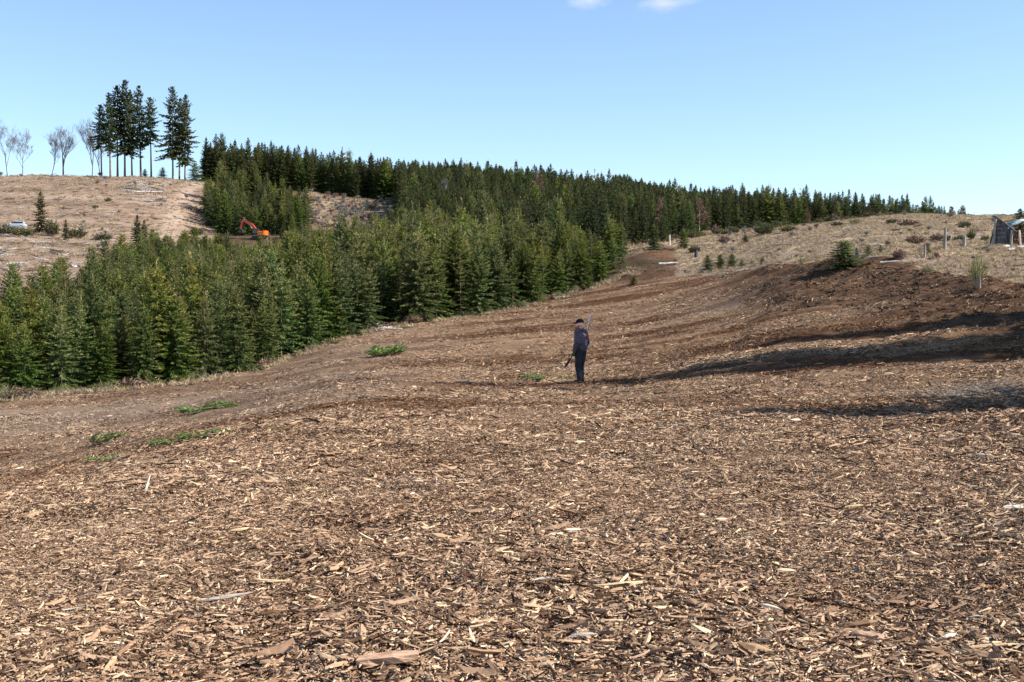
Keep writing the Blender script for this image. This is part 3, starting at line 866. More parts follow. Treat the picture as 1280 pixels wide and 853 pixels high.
def back_forest():
    items = []
    def region(cs, f, b, sp, hfun, keep=.96, section='', label=''):
        y0, y1 = min(f), max(b)
        x0, x1 = (min(cs) - CX) / FPX * y1 if min(cs) < CX else (min(cs) - CX) / FPX * y0, (max(cs) - CX) / FPX * (y1 if max(cs) > CX else y0)
        for i in range(int((x1 - x0) / sp) + 1):
            for j in range(int((y1 - y0) / sp) + 1):
                x = x0 + i * sp + rng.uniform(-.35, .35) * sp; y = y0 + j * sp + rng.uniform(-.35, .35) * sp
                c = x / y * FPX + CX
                if not cs[0] < c < cs[-1] or rng.random() > keep: continue
                if not np.interp(c, cs, f) < y < np.interp(c, cs, b): continue
                items.append((x, y, 0, hfun(c, y), label))
    region([258, 330, 420, 505], [404, 408, 408, 404], [440, 445, 445, 445], 3.0, lambda c, y: rng.gauss(13.6 - .004 * (c - 300), 1.4), .93, label='dark spruce in the skyline row above the grey brush clearing')
    region([500, 560, 640, 700, 765], [262, 232, 182, 158, 150], [440, 440, 430, 420, 390], 2.9,
           lambda c, y: max(6.5, rng.gauss(np.interp(y, [150, 300, 420], [6.8, 9, 12.5]) - .004 * max(0, c - 560), 1.2)), .95, label='dark spruce on the wooded slope behind the plantation')
    region([765, 800, 850, 900, 950, 1000, 1050, 1100, 1150, 1172], [160, 160, 166, 173, 179, 182, 184, 185, 186, 187], [390, 350, 300, 260, 250, 245, 240, 232, 226, 220], 2.0,
           lambda c, y: max(2.2, rng.gauss(np.interp(c, [765, 800, 900, 1000, 1100, 1172], [6.0, 5.6, 5.0, 4.6, 3.8, 3.0]) + .028 * max(0, y - 168), .75)), .95, label='dark spruce in the wood edge above the dry grass hill')
    region([1172, 1218], [184, 186], [206, 206], 1.9, lambda c, y: max(1.6, rng.gauss(3.5 - .03 * (c - 1172), .5)), .7, label='dark spruce at the far right end of the wood edge')
    region([256, 290, 340, 384], [322, 306, 303, 306], [350, 372, 366, 338], 2.8, lambda c, y: max(2.5, rng.gauss(7.8, 1.9)), .85, label='spruce in the dark clump behind the orange excavator')
    region([345, 382], [296, 292], [304, 304], 2.4, lambda c, y: rng.gauss(4.2, .7), .9, label='low spruce just right of the orange excavator')
    region([768, 800, 872], [150, 147, 157], [163, 163, 169], 2.1, lambda c, y: max(2.0, rng.gauss(4.4, .9)), .8, label='spruce of the loose front row above the dirt bank')
    X = np.array([i[0] for i in items]); Y = np.array([i[1] for i in items]); Z = ground(X, Y) - .08
    area = visible_area([(X[i], Y[i], Z[i], items[i][3], 1.6 * items[i][3] / 8) for i in range(len(items))])
    order = sorted(range(len(items)), key=lambda i: -area[i])
    single = order[:285]; rest = order[285:]
    count = {}
    for i in sorted(single, key=lambda i: X[i] / Y[i]):
        lab = items[i][4]; light = 'excavator' in lab
        if 'wooded slope' not in lab:
            count[lab] = count.get(lab, 0) + 1
            lab = lab + ', %s from the left' % ordinal(count[lab])
        put_tree('forest_spruce', (YOUNG if light or rng.random() < .25 else OLD)[rng.randrange(6)], (X[i], Y[i], Z[i]), items[i][3], lab, 'spruce', items[i][4].replace('spruce', 'spruces', 1), None, rng.uniform(.85, 1.1))
    n = len(rest); idx = nrng.integers(0, len(OLD), n)
    s = np.array([items[i][3] / OLD[k][3] for i, k in zip(rest, idx)]); w = nrng.uniform(.85, 1.1, n)
    o = scatter('forest_mass', np.stack([X[rest], Y[rest], Z[rest]], 1), np.stack([np.zeros(n), np.zeros(n), nrng.uniform(0, 6.28, n)], 1),
                np.stack([s * w, s * w, s], 1), idx, source_collection('forest_spruce_source', [v[2] for v in OLD]))
    tag(o, 'dark spruce forest covering the far slope', 'forest', kind='stuff')
back_forest()

# ------------------------------------------------------------------ tall spruces on the hill and the ones that shade the field
TALL = tree_set('tall_spruce', [dict(seed=200 + i, H=30, Rad=4.2 + .5 * (i % 3), clear=[10, 13, 8, 11, 6][i], spacing=.66, per=6, step=.34, ragged=.38, top_pow=.7,
                                     twig=1.25, width=.17, yellow=.0, droop=.5) for i in range(5)], M['spruce_old'], M['bark_pale'])
def tall_spruces():
    left, right = 'tall old spruces of the hilltop group', None
    data = [(128, 131, 1, 'leftmost tall spruce of the hilltop group, ragged crown over bare trunk'), (139, 117, 0, 'second tall hilltop spruce from the left'),
            (148, 108, 1, 'third tall hilltop spruce from the left, slender'), (157, 101, 2, 'tallest spruce of the hilltop group'),
            (166, 113, 0, 'tall hilltop spruce just right of the tallest one'), (177, 108, 3, 'tall hilltop spruce, second from right in the left cluster'),
            (190, 122, 1, 'tall hilltop spruce at the right end of the left cluster'), (217, 109, 2, 'left and taller spruce of the hilltop pair beside the track'),
            (225, 124, 3, 'middle spruce half hidden in the right hilltop cluster'), (232, 119, 4, 'right spruce of the hilltop pair, leaning over the track')]
    for px, top, v, label in data:
        p = at(px, rng.uniform(388, 397))
        H = (proj(p)[1] - top) / FPX * p.y
        put_tree('tall_spruce', TALL[v], (p.x, p.y, p.z - .1), H, label, 'spruce', left)
    shade = tree_set('shading_spruce', [dict(seed=240 + i, H=18, Rad=2.7, clear=1.2, spacing=.5, per=8, step=.2, ragged=.2, top_pow=.7, twig=.6, width=.10) for i in range(2)], M['spruce_old'], M['bark'])
    for x, y, H, v, label in ((22.0, 34.2, 18.5, 0, 'tall spruce beyond the right edge casting the longest shadow'), (24.5, 31.0, 17.0, 1, 'tall spruce beyond the right edge beside the longest shadow'),
                              (27.5, 33.0, 18.0, 1, 'tall spruce beyond the right edge behind the one casting the longest shadow'), 
                              (22.0, 19.6, 14.0, 0, 'spruce beyond the right edge casting the nearest shadow'), (25.5, 21.2, 14.0, 1, 'spruce beyond the right edge behind the one casting the nearest shadow'), (27.0, 40.5, 13.5, 1, 'spruce beyond the right edge casting the farthest thin shadow')):
        put_tree('shading_spruce', shade[v], (x, y, gz(x, y) - .1), H, label, 'spruce', 'spruces right of the view shading the field', None, 1.3 if y < 25 else 1.1)
tall_spruces()

# ------------------------------------------------------------------ bare broadleaf trees
def bare_tree(seed, H, spread, r0, levels=5, twig_w=.03, upright=.55, split=3, stems=1):
    r = random.Random(seed); tk, cr = MB(), MB()
    wob = lambda lv: .05 if lv == 0 else .12
    def grow(p, d, L, rad, lv):
        n = 3 if lv else 4
        pts = [p]; q = p.copy(); dd = d.copy()
        for k in range(n):
            dd = (dd + Vector((r.gauss(0, wob(lv)), r.gauss(0, wob(lv)), .06 * upright))).normalized()
            q = q + dd * (L / n); pts.append(q.copy())
        if lv < 2: tk.tube(pts, [rad * (1 - .45 * i / n) for i in range(n + 1)], 6, False)
        elif lv < levels - 1: cr.tube(pts, [rad * (1 - .5 * i / n) for i in range(n + 1)], 3, False)
        else:
            for a, b in zip(pts[:-1], pts[1:]): blade(cr, a, b - a, (b - a).length * 1.15, twig_w / 2, r, .5)
        if lv >= levels: return
        kids = split + (lv == 0) * 2 + (lv > 0) + (lv > 2)
        for k in range(kids):
            f = r.uniform(.35, 1) if k else 1.0
            idx = f * n; i0 = min(n - 1, int(idx)); base = pts[i0].lerp(pts[i0 + 1], idx - i0)
            side = Vector((r.gauss(0, 1), r.gauss(0, 1), r.gauss(0, .4))).normalized()
            nd = (dd * (1 - spread) + side * spread * r.uniform(.6, 1.3) + Vector((0, 0, upright * .4))).normalized()
            grow(base, nd, L * r.uniform(.5, .74), max(rad * .48, twig_w * .4), lv + 1)
    for s_ in range(stems):
        d0 = Vector((r.gauss(0, .06 + .18 * (stems > 1)), r.gauss(0, .06 + .18 * (stems > 1)), 1)).normalized()
        grow(Vector((r.uniform(-.1, .1) * (stems > 1), 0, 0)), d0, H * (.48 if stems == 1 else .42), r0, 0)
    return cr, tk

def leader_tree(seed, H, r0, twig_w, spread=.34):
    """straight central stem with rising side branches: birch, larch"""
    r = random.Random(seed); tk, cr = MB(), MB()
    lean = Vector((r.gauss(0, .02), r.gauss(0, .02), 0))
    ax = lambda s: Vector((0, 0, s * H)) + lean * s * H + Vector((math.sin(s * 5 + seed), math.cos(s * 4), 0)) * .006 * H
    tk.tube([ax(s / 8) for s in range(9)], [r0 * (1 - .88 * s / 8) for s in range(9)], 6)
    for k in range(130):
        s = r.uniform(.18, .98); a = r.uniform(0, 6.28); L = H * spread * (1.15 - s) * r.uniform(.5, 1.2)
        b = ax(s); o = Vector((math.cos(a), math.sin(a), r.uniform(.5, 1.2))).normalized(); m = b + o * L * .55; e = m + (o + Vector((0, 0, .25))).normalized() * L * .5
        cr.tube([b, m, e], [r0 * .16, r0 * .11, twig_w * .3], 3, False)
        for j in range(13):
            q = b.lerp(m, r.uniform(.3, 1)) if r.random() < .4 else m.lerp(e, r.random())
            d = o + Vector((r.gauss(0, .6), r.gauss(0, .6), r.gauss(0, .5))); blade(cr, q, d, L * r.uniform(.2, .55), twig_w / 2, r, .5)
    return cr, tk

def put_bare(name, seed, p, H, label, cat, group, mt, mc, **kw):
    cr, tk = leader_tree(seed, H, **kw) if 'levels' not in kw else bare_tree(seed, H, **kw)
    zmax = max(v[2] for v in cr.v + tk.v)
    s = H / zmax
    t = thing(name, p, label, cat, group, 0, (s, s, s))
    build(tk, 'trunk', mt, t); build(cr, 'crown', mc, t)
    return t

def bare_trees():
    g = 'bare broadleaf trees on the left skyline'
    for px, top, Y, sd, w, label in ((11, 149, 402, 301, .5, 'bare tall tree at the left edge of the skyline'), (29, 162, 402, 302, .55, 'bare open-branched tree, second from left on the skyline'),
                                     (64, 167, 404, 303, .4, 'slim bare tree left of the wide-crowned bare tree'), (80, 158, 400, 304, .6, 'wide-crowned dark bare tree on the left skyline'),
                                     (116, 153, 404, 305, .4, 'bare tree with upright limbs left of the tall spruces'), (126, 158, 401, 306, .4, 'pale-stemmed bare tree touching the tall spruces')):
        p = at(px, Y); H = (proj(p)[1] - top) / FPX * Y * 1.07
        put_bare('bare_tree', sd, (p.x, p.y, p.z - .1), H, label, 'bare tree', g, M['twig_dark'], M['twig_dark'], spread=.30 + w * .3, r0=.19 if px != 80 else .34, levels=5, twig_w=.05, upright=.62)
    g2 = 'bare birches and larches among the spruces'
    for px, Y, top, sd, mt, mc, label in ((874, 168, 247, 311, 'birch', 'twig_red', 'bare birch with white trunk and reddish twigs at the wood edge'),
                                          (673, 291, 213, 312, 'birch', 'twig_red', 'white-trunked bare birch standing among dark spruces on the slope'),
                                          (559, 290, 222, 313, 'twig_grey', 'twig_grey', 'grey bare tree in front of the spruces right of the clearing'),
                                          (1086, 186, 256, 314, 'twig_grey', 'twig_red', 'reddish bare tree before the thin wood edge at right'),
                                          (1189, 192, 257, 315, 'twig_red', 'twig_red', 'left reddish bare shrub tree at the far right end of the wood'),
                                          (1201, 191, 255, 316, 'twig_red', 'twig_red', 'right reddish bare shrub tree at the far right end of the wood'),
                                          (1009, 183, 262, 317, 'twig_red', 'twig_red', 'small reddish bare tree in front of the central wood edge'),
                                          (826, 163, 246, 318, 'twig_red', 'twig_red', 'thin reddish bare tree left of the white-trunked birch'),
                                          (458, 372, 250, 319, 'twig_grey', 'dead_white', 'pale dead tree standing in the grey brush clearing')):
        p = at(px, Y); H = (proj(p)[1] - top) / FPX * Y
        put_bare('bare_birch', sd, (p.x, p.y, p.z - .05), H, label, 'bare tree', g2, M[mt], M[mc], r0=.011 * H + .02, twig_w=.055 * Y / 170)
    # the bleached tree leaning out of the clump by the hill track
    p = at(271, 330); mb = MB(); br = MB(); r = random.Random(5)
    pts = [Vector((0, 0, 0)), Vector((1.5, 0, 1.6)), Vector((3.2, .2, 2.9)), Vector((4.8, .3, 3.6))]
    mb.tube(pts, [.16, .13, .09, .04], 6)
    for k in range(26):
        b = pts[1].lerp(pts[3], r.random()); e = b + Vector((r.uniform(.2, 1.4), r.gauss(0, .5), r.uniform(-.4, .9)))
        br.tube([b, b.lerp(e, .5) + Vector((0, 0, .1)), e], [.035, .025, .01], 3, False)
    t = thing('leaning_dead_tree', (p.x, p.y, p.z + .9), 'bleached dead tree leaning right beside the hill track', 'dead tree')
    build(mb, 'trunk', M['dead_white'], t); build(br, 'branches', M['dead_white'], t)
bare_trees()

# ------------------------------------------------------------------ shrubs, saplings, cut branches
def bush(seed, n, R0, H, bl, w, up=.7):
    r = random.Random(seed); lf, st = MB(), MB()
    for k in range(n):
        a = r.uniform(0, 6.28); q = math.sqrt(r.random()) * R0
        b = Vector((math.cos(a) * q * .5, math.sin(a) * q * .5, 0))
        hh = H * r.uniform(.55, 1.0) * (1 - .45 * (q / R0) ** 2)
        tip = Vector((math.cos(a) * q * 1.2, math.sin(a) * q * 1.2, hh))
        if k % 4 == 0: st.tube([b, b.lerp(tip, .6) + Vector((0, 0, .05)), tip], [.02, .014, .005], 3, False)
        for j in range(5):
            p = b.lerp(tip, r.uniform(.2, 1))
            d = (tip - b).normalized() * up + Vector((r.gauss(0, .5), r.gauss(0, .5), r.gauss(0, .4)))
            blade(lf, p, d, bl * r.uniform(.6, 1.3), w * r.uniform(.7, 1.3), r, r.random(), .1)
    return lf.mesh('leaves', None), st.mesh('stems', M['twig_grey'])

def mats(me, m):
    c = me.copy(); c.materials.clear(); c.materials.append(m); return c
_b = [bush(400 + i, 130, .8, 1.0, .26, .045) for i in range(4)]
BUSH = [(mats(l, M['shrub']), s) for l, s in _b]
BROOM = [(lambda q: (mats(q[0], M['broom']), q[1]))(bush(420 + i, 75, .55, 1.2, .5, .014, 1.4)) for i in range(2)]
BROWN = [(mats(l, M['twig_red']), s) for l, s in _b[:2]]

def put_bush(kind, px, py, wpx, hpx, label, name='shrub', cat='shrub', group=None, start=4.0, dist=None):
    p = at(px, dist) if dist else hit(px, py, start)
    k = p.y / FPX
    l, s = rng.choice(kind)
    t = thing(name, (p.x, p.y, p.z - .04), label, cat, group, rng.uniform(0, 6.28), (wpx * k / 1.7, wpx * k / 1.7, hpx * k / .95))
    link('leaves', l, t); link('stems', s, t)

def small_plants():
    gs = 'spruce saplings on the dry hillside'
    for px, py, h, label in ((1056, 335, 37, 'largest spruce sapling standing at the edge of the mulch field'), (1086, 322, 19, 'small spruce sapling right of the largest sapling'),
                             (1101, 318, 14, 'tiny spruce sapling beside the fallen sticks'), (885, 338, 20, 'leftmost sapling of the row along the field edge'),
                             (900, 336, 19, 'second sapling of the row along the field edge'), (915, 334, 18, 'third sapling of the row along the field edge'),
                             (927, 334, 12, 'fourth, low sapling of the row along the field edge'), (940, 331, 9, 'fifth, small sapling of the row along the field edge'),
                             (953, 331, 10, 'sixth, rightmost sapling of the row along the field edge'),
                             (932, 304, 11, 'small sapling below the bushes of the wood edge'), (1161, 317, 12, 'dark little spruce between the two weathered posts'),
                             (792, 356, 12, 'tiny spruce alone at the foot of the dirt bank'), (818, 312, 34, 'broad spruce standing at the top of the dirt bank'),
                             (855, 311, 26, 'low spruce at the wood edge above the dirt bank')):
        p = hit(px, py); H = h / FPX * p.y
        put_tree('spruce_sapling', YOUNG[rng.randrange(len(YOUNG))], (p.x, p.y, p.z - .04), H, label, 'sapling', gs, None, 2.1 if h < 25 else (2.9 if px == 1056 else 1.6))
    p = at(52, 268); put_tree('forest_spruce', OLD[2], (p.x, p.y, p.z), 8.6, 'dark spruce standing alone on the clear-cut near the parked car', 'spruce', None, None, 1.25)
    p = at(1274, 92); put_tree('hillside_pine', OLD[1], (p.x, p.y, p.z), 1.9, 'dark conifer behind the tarped wood stack at the right edge', 'conifer', None, None, 2.6)
    for px, Y, H, n in ((172, 250, 6.5, 'left'), (181, 252, 5.6, 'right'), (83, 255, 4.2, 'low')):
        p = at(px, Y); put_tree('forest_spruce', OLD[0], (p.x, p.y, p.z), H, '%s spruce of the loose trees on the lower clear-cut slope' % n, 'spruce', None, None, 1.3)
    for px, top, n in ((182, 211, 'left'), (204, 209, 'middle'), (245, 203, 'right')):
        p = at(px, 392); H = (proj(p)[1] - top) / FPX * 392
        put_tree('forest_spruce', YOUNG[1], (p.x, p.y, p.z), H, '%s small bushy spruce at the feet of the tall hilltop trees' % n, 'spruce', None, None, 1.9)
    gb = 'evergreen shrubs on the dry hillside'
    for px, py, w, h, kind, label in ((1205, 285, 15, 10, BUSH, 'rounded dark shrub on the hill left of the wood stack'), (1199, 302, 16, 9, BUSH, 'low shrub behind the pale stump'),
                                      (1214, 299, 10, 12, BUSH, 'upright shrub right of the pale stump'), (1231, 301, 10, 8, BUSH, 'small shrub left of the wood stack'),
                                      (1183, 302, 9, 9, BUSH, 'shrub tucked behind the tall weathered post'), (1171, 300, 16, 9, BROWN, 'brownish shrub left of the tall weathered post'),
                                      (1222, 357, 26, 30, BROOM, 'green broom bush beside the thin pale stakes'), (1160, 342, 18, 10, BROOM, 'low green tuft at the field edge below the short post'),
                                      (1002, 331, 10, 8, BROOM, 'round bright green bush alone on the field edge'), (955, 294, 24, 16, BUSH, 'olive bush at the foot of the central wood edge'),
                                      (985, 290, 20, 9, BUSH, 'low dark bush below the wood edge right of the olive bush'), (905, 304, 14, 10, BROWN, 'reddish bush below the white-trunked birch'),
                                      (1046, 283, 16, 6, BUSH, 'flat bush on the hill crest at right centre'), (1068, 281, 18, 7, BROOM, 'flat light bush on the hill crest'),
                                      (1115, 281, 16, 8, BUSH, 'low bush on the crest before the thin wood'), (1135, 283, 24, 9, BROWN, 'wide brown bush on the crest before the thin wood'),
                                      (1145, 305, 22, 12, BROWN, 'brown bush left of the short pale post'), (1124, 325, 16, 15, BROWN, 'twiggy brown bush beyond the fallen sticks'),
                                      (868, 316, 14, 10, BUSH, 'low bush under the white-trunked birch')):
        put_bush(kind, px, py, w, h, label, group=gb)
    wb = sorted(rng.uniform(800, 1165) for _ in range(34))
    for n, px in enumerate(wb):
        Y = float(np.interp(px, [800, 850, 900, 1000, 1165], [150, 156, 163, 172, 176])) - rng.uniform(0, 9)
        put_bush(BUSH if rng.random() < .7 else BROWN, px, 0, rng.uniform(9, 20), rng.uniform(6, 13), 'low bush along the foot of the wood edge, %s from the left' % ordinal(n + 1), group='low bushes along the foot of the wood edge', dist=Y)
    gl = 'bushes on the clear-cut around the parked car'
    for px, Y, w, h, label in ((8, 262, 26, 13, 'low bush in front of the parked car'), (30, 255, 26, 12, 'bush below the parked car on the clear-cut'), (66, 262, 16, 22, 'bush right of the lone dark spruce'),
                               (98, 262, 22, 14, 'bush at the lower edge of the clear-cut slope'), (128, 262, 24, 10, 'wide low bush above the plantation on the left'), (232, 284, 14, 8, 'bush on the dirt below the hill track'),
                               (245, 300, 18, 9, 'low bush at the bend of the hill track'), (136, 330, 9, 5, 'small bush alone in the middle of the clear-cut'), (120, 320, 8, 4, 'tiny bush left of the middle clear-cut bush')):
        put_bush(BUSH, px, 0, w, h, label, group=gl, dist=Y)

    fx = sorted(rng.uniform(-20, 770) for _ in range(46))
    for n, px in enumerate(fx):
        Y = float(np.interp(px, PF_X, PF_Y)) - rng.uniform(.2, 1.3)
        put_bush(rng.choice((BROOM, BUSH, BROOM, BROWN)), px, 0, rng.uniform(.7, 1.7) / Y * FPX, rng.uniform(.25, .6) / Y * FPX, 'low growth at the foot of the plantation edge, %s clump from the left' % ordinal(n + 1),
                 'undergrowth_clump', 'undergrowth', 'low growth along the plantation edge', dist=Y)

    def bough(seed, n):
        r = random.Random(seed); mb = MB()
        for k in range(n):
            a = r.gauss(0, .35); b = Vector((r.uniform(-.5, .25), r.gauss(0, .17), r.uniform(0, .12)))
            d = Vector((math.cos(a), math.sin(a), r.uniform(-.1, .35)))
            L = r.uniform(.15, .42)
            tw = Vector((d.y, -d.x, 0))
            for j in range(7):
                p = b + d * (L * j / 7)
                for sg in (-1, 1): blade(mb, p, d * .8 + tw * sg * .7 + Vector((0, 0, r.uniform(-.1, .4))), r.uniform(.06, .13), .016, r, r.random())
        return mb.mesh('cut_spruce_branch', M['branch_green'])
    bo = [bough(450 + i, 46) for i in range(3)]
    dk = [mats(b, M['spruce']) for b in bo]
    gc = 'cut green branches lying on the field'
    for i, (px, py, w, h, dark, label) in enumerate(((134, 553, 40, 20, 1, 'dark green cut spruce branch lying on the left slope'), (215, 556, 46, 13, 0, 'green cut branch, left end of the long row at left'),
                                                     (244, 551, 44, 13, 0, 'green cut branch in the middle of the long row at left'), (279, 546, 40, 11, 0, 'green cut branch, right end of the long row at left'),
                                                     (244, 516, 44, 11, 0, 'green cut branch, left part of the upper row at left'), (278, 510, 42, 10, 0, 'yellowish green cut branch, right part of the upper row at left'),
                                                     (481, 444, 40, 20, 0, 'heap of green branches in the field left of the person'), (138, 577, 22, 12, 0, 'small green sprig below the dark cut branch'),
                                                     (665, 475, 24, 11, 0, 'green sprig on the ground left of the person'), (706, 473, 20, 6, 0, 'flat green sprig at the feet of the person'),
                                                     (347, 540, 26, 9, 0, 'sparse green sprig between the rows and the person'), (116, 578, 14, 8, 0, 'tiny green sprig at the brow of the left slope'))):
        p = hit(px, py); k = p.y / FPX
        o = link('cut_spruce_branch', (dk if dark else bo)[i % 3], None, (p.x, p.y, p.z + .01), (0, 0, rng.uniform(-.3, .3) + (math.pi if i % 2 else 0)), (w * k / .8, w * k / .42, h * k / .30))
        tag(o, label, 'cut branch', gc)
small_plants()

# ------------------------------------------------------------------ dry grass, brush, debris (uncountable)
def grass_and_debris():
    def tuft(seed, n, h, w):
        r = random.Random(seed); mb = MB()
        for k in range(n):
            a = r.uniform(0, 6.28); b = Vector((r.gauss(0, .07), r.gauss(0, .07), -.01))
            d = Vector((math.cos(a) * r.uniform(.1, 1.0), math.sin(a) * r.uniform(.1, 1.0), 1))
            blade(mb, b, d, h * r.uniform(.5, 1.2), w, r, r.random(), r.uniform(0, .5))
        return mb.mesh('grass_tuft', M['grass'])
    coll = source_collection('grass_source', [tuft(600 + i, 22, .26, .012) for i in range(5)])
    P = []
    for y0, y1, dens, c0, c1 in ((44, 90, 9, 780, 1340), (90, 175, 4, 780, 1340), (54, 132, 8, -60, 800), (145, 300, .35, -60, 270), (300, 405, .25, -60, 270), (290, 410, 1.2, 375, 505)):
        X, Y = fan_points(y0, y1, dens, c0, c1, 0)
        z = zone_masks(X, Y); c = colof(X, Y); e = Y - field_edge(c)
        if c1 == 800: k = (e > -1.6) & (e < 3.5) & (vnoise(X / 1.7, Y / 1.7, 73) > -.2)
        else: k = ((z['grass'] > .45) | (z['clear'] > .5)) & (vnoise(X / 2.2, Y / 2.2, 71) > -.28)
        P.append(np.stack([X[k], Y[k]], 1))
    P = np.concatenate(P); X, Y = P[:, 0], P[:, 1]; n = len(X)
    s = nrng.uniform(.5, 1.35, n) * np.interp(Y, [50, 170, 300], [.9, 1.2, 2.0]) * np.where(colof(X, Y) < 800, 1.35, 1.0)
    o = scatter('dry_grass', np.stack([X, Y, ground(X, Y)], 1), np.stack([nrng.normal(0, .1, n), nrng.normal(0, .1, n), nrng.uniform(0, 6.28, n)], 1), s, nrng.integers(0, 5, n), coll)
    tag(o, 'straw-coloured dry grass on the hillside and along the plantation edge', 'grass', kind='stuff')

    def brush(seed, mat):
        cr, tk = bare_tree(seed, 1.6, .6, .03, levels=4, twig_w=.03, upright=.35, split=3, stems=4)
        mb = MB(); mb.v = cr.v + tk.v; mb.f = cr.f + [tuple(i + len(cr.v) for i in f) for f in tk.f]; mb.t = cr.t + tk.t
        return mb.mesh('brush', mat)
    coll = source_collection('brush_source', [brush(640, M['twig_grey']), brush(641, M['twig_red']), brush(642, M['twig_grey'])])
    P = []
    for y0, y1, dens, c0, c1 in ((296, 408, .10, 378, 503), (60, 150, .02, 860, 1290), (150, 190, .06, 820, 1220), (150, 395, .003, -40, 255), (84, 130, .05, 60, 800)):
        X, Y = fan_points(y0, y1, dens, c0, c1, 0); c = colof(X, Y); e = Y - field_edge(c)
        z = zone_masks(X, Y); k = (e > 2) if c1 != 800 else (e > -1) & (e < 4)
        P.append(np.stack([X[k], Y[k]], 1))
    P = np.concatenate(P); X, Y = P[:, 0], P[:, 1]; n = len(X)
    s = nrng.uniform(.25, .7, n) * np.interp(Y, [60, 170, 300, 400], [.45, .8, 1.6, 1.9])
    o = scatter('dead_brush', np.stack([X, Y, ground(X, Y)], 1), np.stack([nrng.normal(0, .1, n), nrng.normal(0, .1, n), nrng.uniform(0, 6.28, n)], 1), s, nrng.integers(0, 3, n), coll)
    tag(o, 'grey and reddish leafless brush in the clearing and on the hillside', 'brush', kind='stuff')

    def lump(seed, mat):
        r = random.Random(seed); mb = MB()
        for q in range(5): mb.ball((r.gauss(0, .16), r.gauss(0, .16), r.uniform(0, .08)), (r.uniform(.08, .2), r.uniform(.08, .2), r.uniform(.06, .13)), 6, 4)
        mb.v = [(x + r.gauss(0, .03), y + r.gauss(0, .03), z + r.gauss(0, .025)) for x, y, z in mb.v]
        return mb.mesh('clod', mat)
    def sticks(seed, mat):
        r = random.Random(seed); mb = MB()
        for k in range(9):
            a = r.uniform(0, 6.28); L = r.uniform(.3, .9); c = Vector((r.gauss(0, .35), r.gauss(0, .35), r.uniform(.03, .16))); d = Vector((math.cos(a), math.sin(a), r.gauss(0, .12))) * L
            mb.tube([c - d, c + Vector((0, 0, .03)), c + d], [.03, .025, .012], 4, False)
        return mb.mesh('sticks', mat)
    M['clod'] = bark('dark_soil_clod', (.045, .029, .020), (.13, .082, .055), 9)
    M['stick_brown'] = bark('brown_slash', (.07, .048, .036), (.20, .15, .115), 9)
    coll = source_collection('slash_source', [lump(660, M['clod']), lump(661, M['clod']), sticks(662, M['stick_brown']), sticks(663, M['dead_white']), sticks(664, M['stick_brown']), lump(665, M['dead_white'])])
    P, I, S = [], [], []
    for y0, y1, dens, c0, c1, idx, sc, field in ((48, 175, .16, 800, 1340, (0, 1, 2, 4), .5, False), (60, 170, .02, 820, 1300, (3, 3), .5, False), (150, 398, .045, -40, 262, (2, 4, 2, 4, 3), 1.1, False), (150, 398, .012, -40, 262, (0, 1), .9, False),
                                               (300, 405, .05, 380, 500, (2, 3, 4), 1.5, False), (332, 372, .22, 160, 206, (3, 3, 4), 1.3, False), (150, 260, .04, -40, 110, (3, 4, 2), 1.2, False), (38, 74, 4.0, 860, 1290, (0, 1), .285, True), (22, 110, .5, 380, 1290, (0, 1, 0, 1, 2), .2, True), (74, 128, .08, -40, 800, (3, 4, 2), .7, None)):
        X, Y = fan_points(y0, y1, dens, c0, c1, 0); c = colof(X, Y); e = Y - field_edge(c)
        k = (e < 1) if field else ((e > -1) & (e < 5) if field is None else e > 1)
        if field and sc > .28: k &= soil_mask(X, Y) > .3
        X, Y = X[k], Y[k]; P.append(np.stack([X, Y], 1)); I.append(nrng.choice(idx, len(X))); S.append(sc * np.clip(nrng.lognormal(-.1, .4, len(X)), .3, 1.6))
    P = np.concatenate(P); I = np.concatenate(I); S = np.concatenate(S); X, Y = P[:, 0], P[:, 1]; n = len(X)
    o = scatter('slash_debris', np.stack([X, Y, ground(X, Y)], 1), np.stack([nrng.normal(0, .15, n), nrng.normal(0, .15, n), nrng.uniform(0, 6.28, n)], 1), S, I, coll)
    tag(o, 'scattered slash, clods and small broken branches on the slopes', 'debris', kind='stuff')
grass_and_debris()

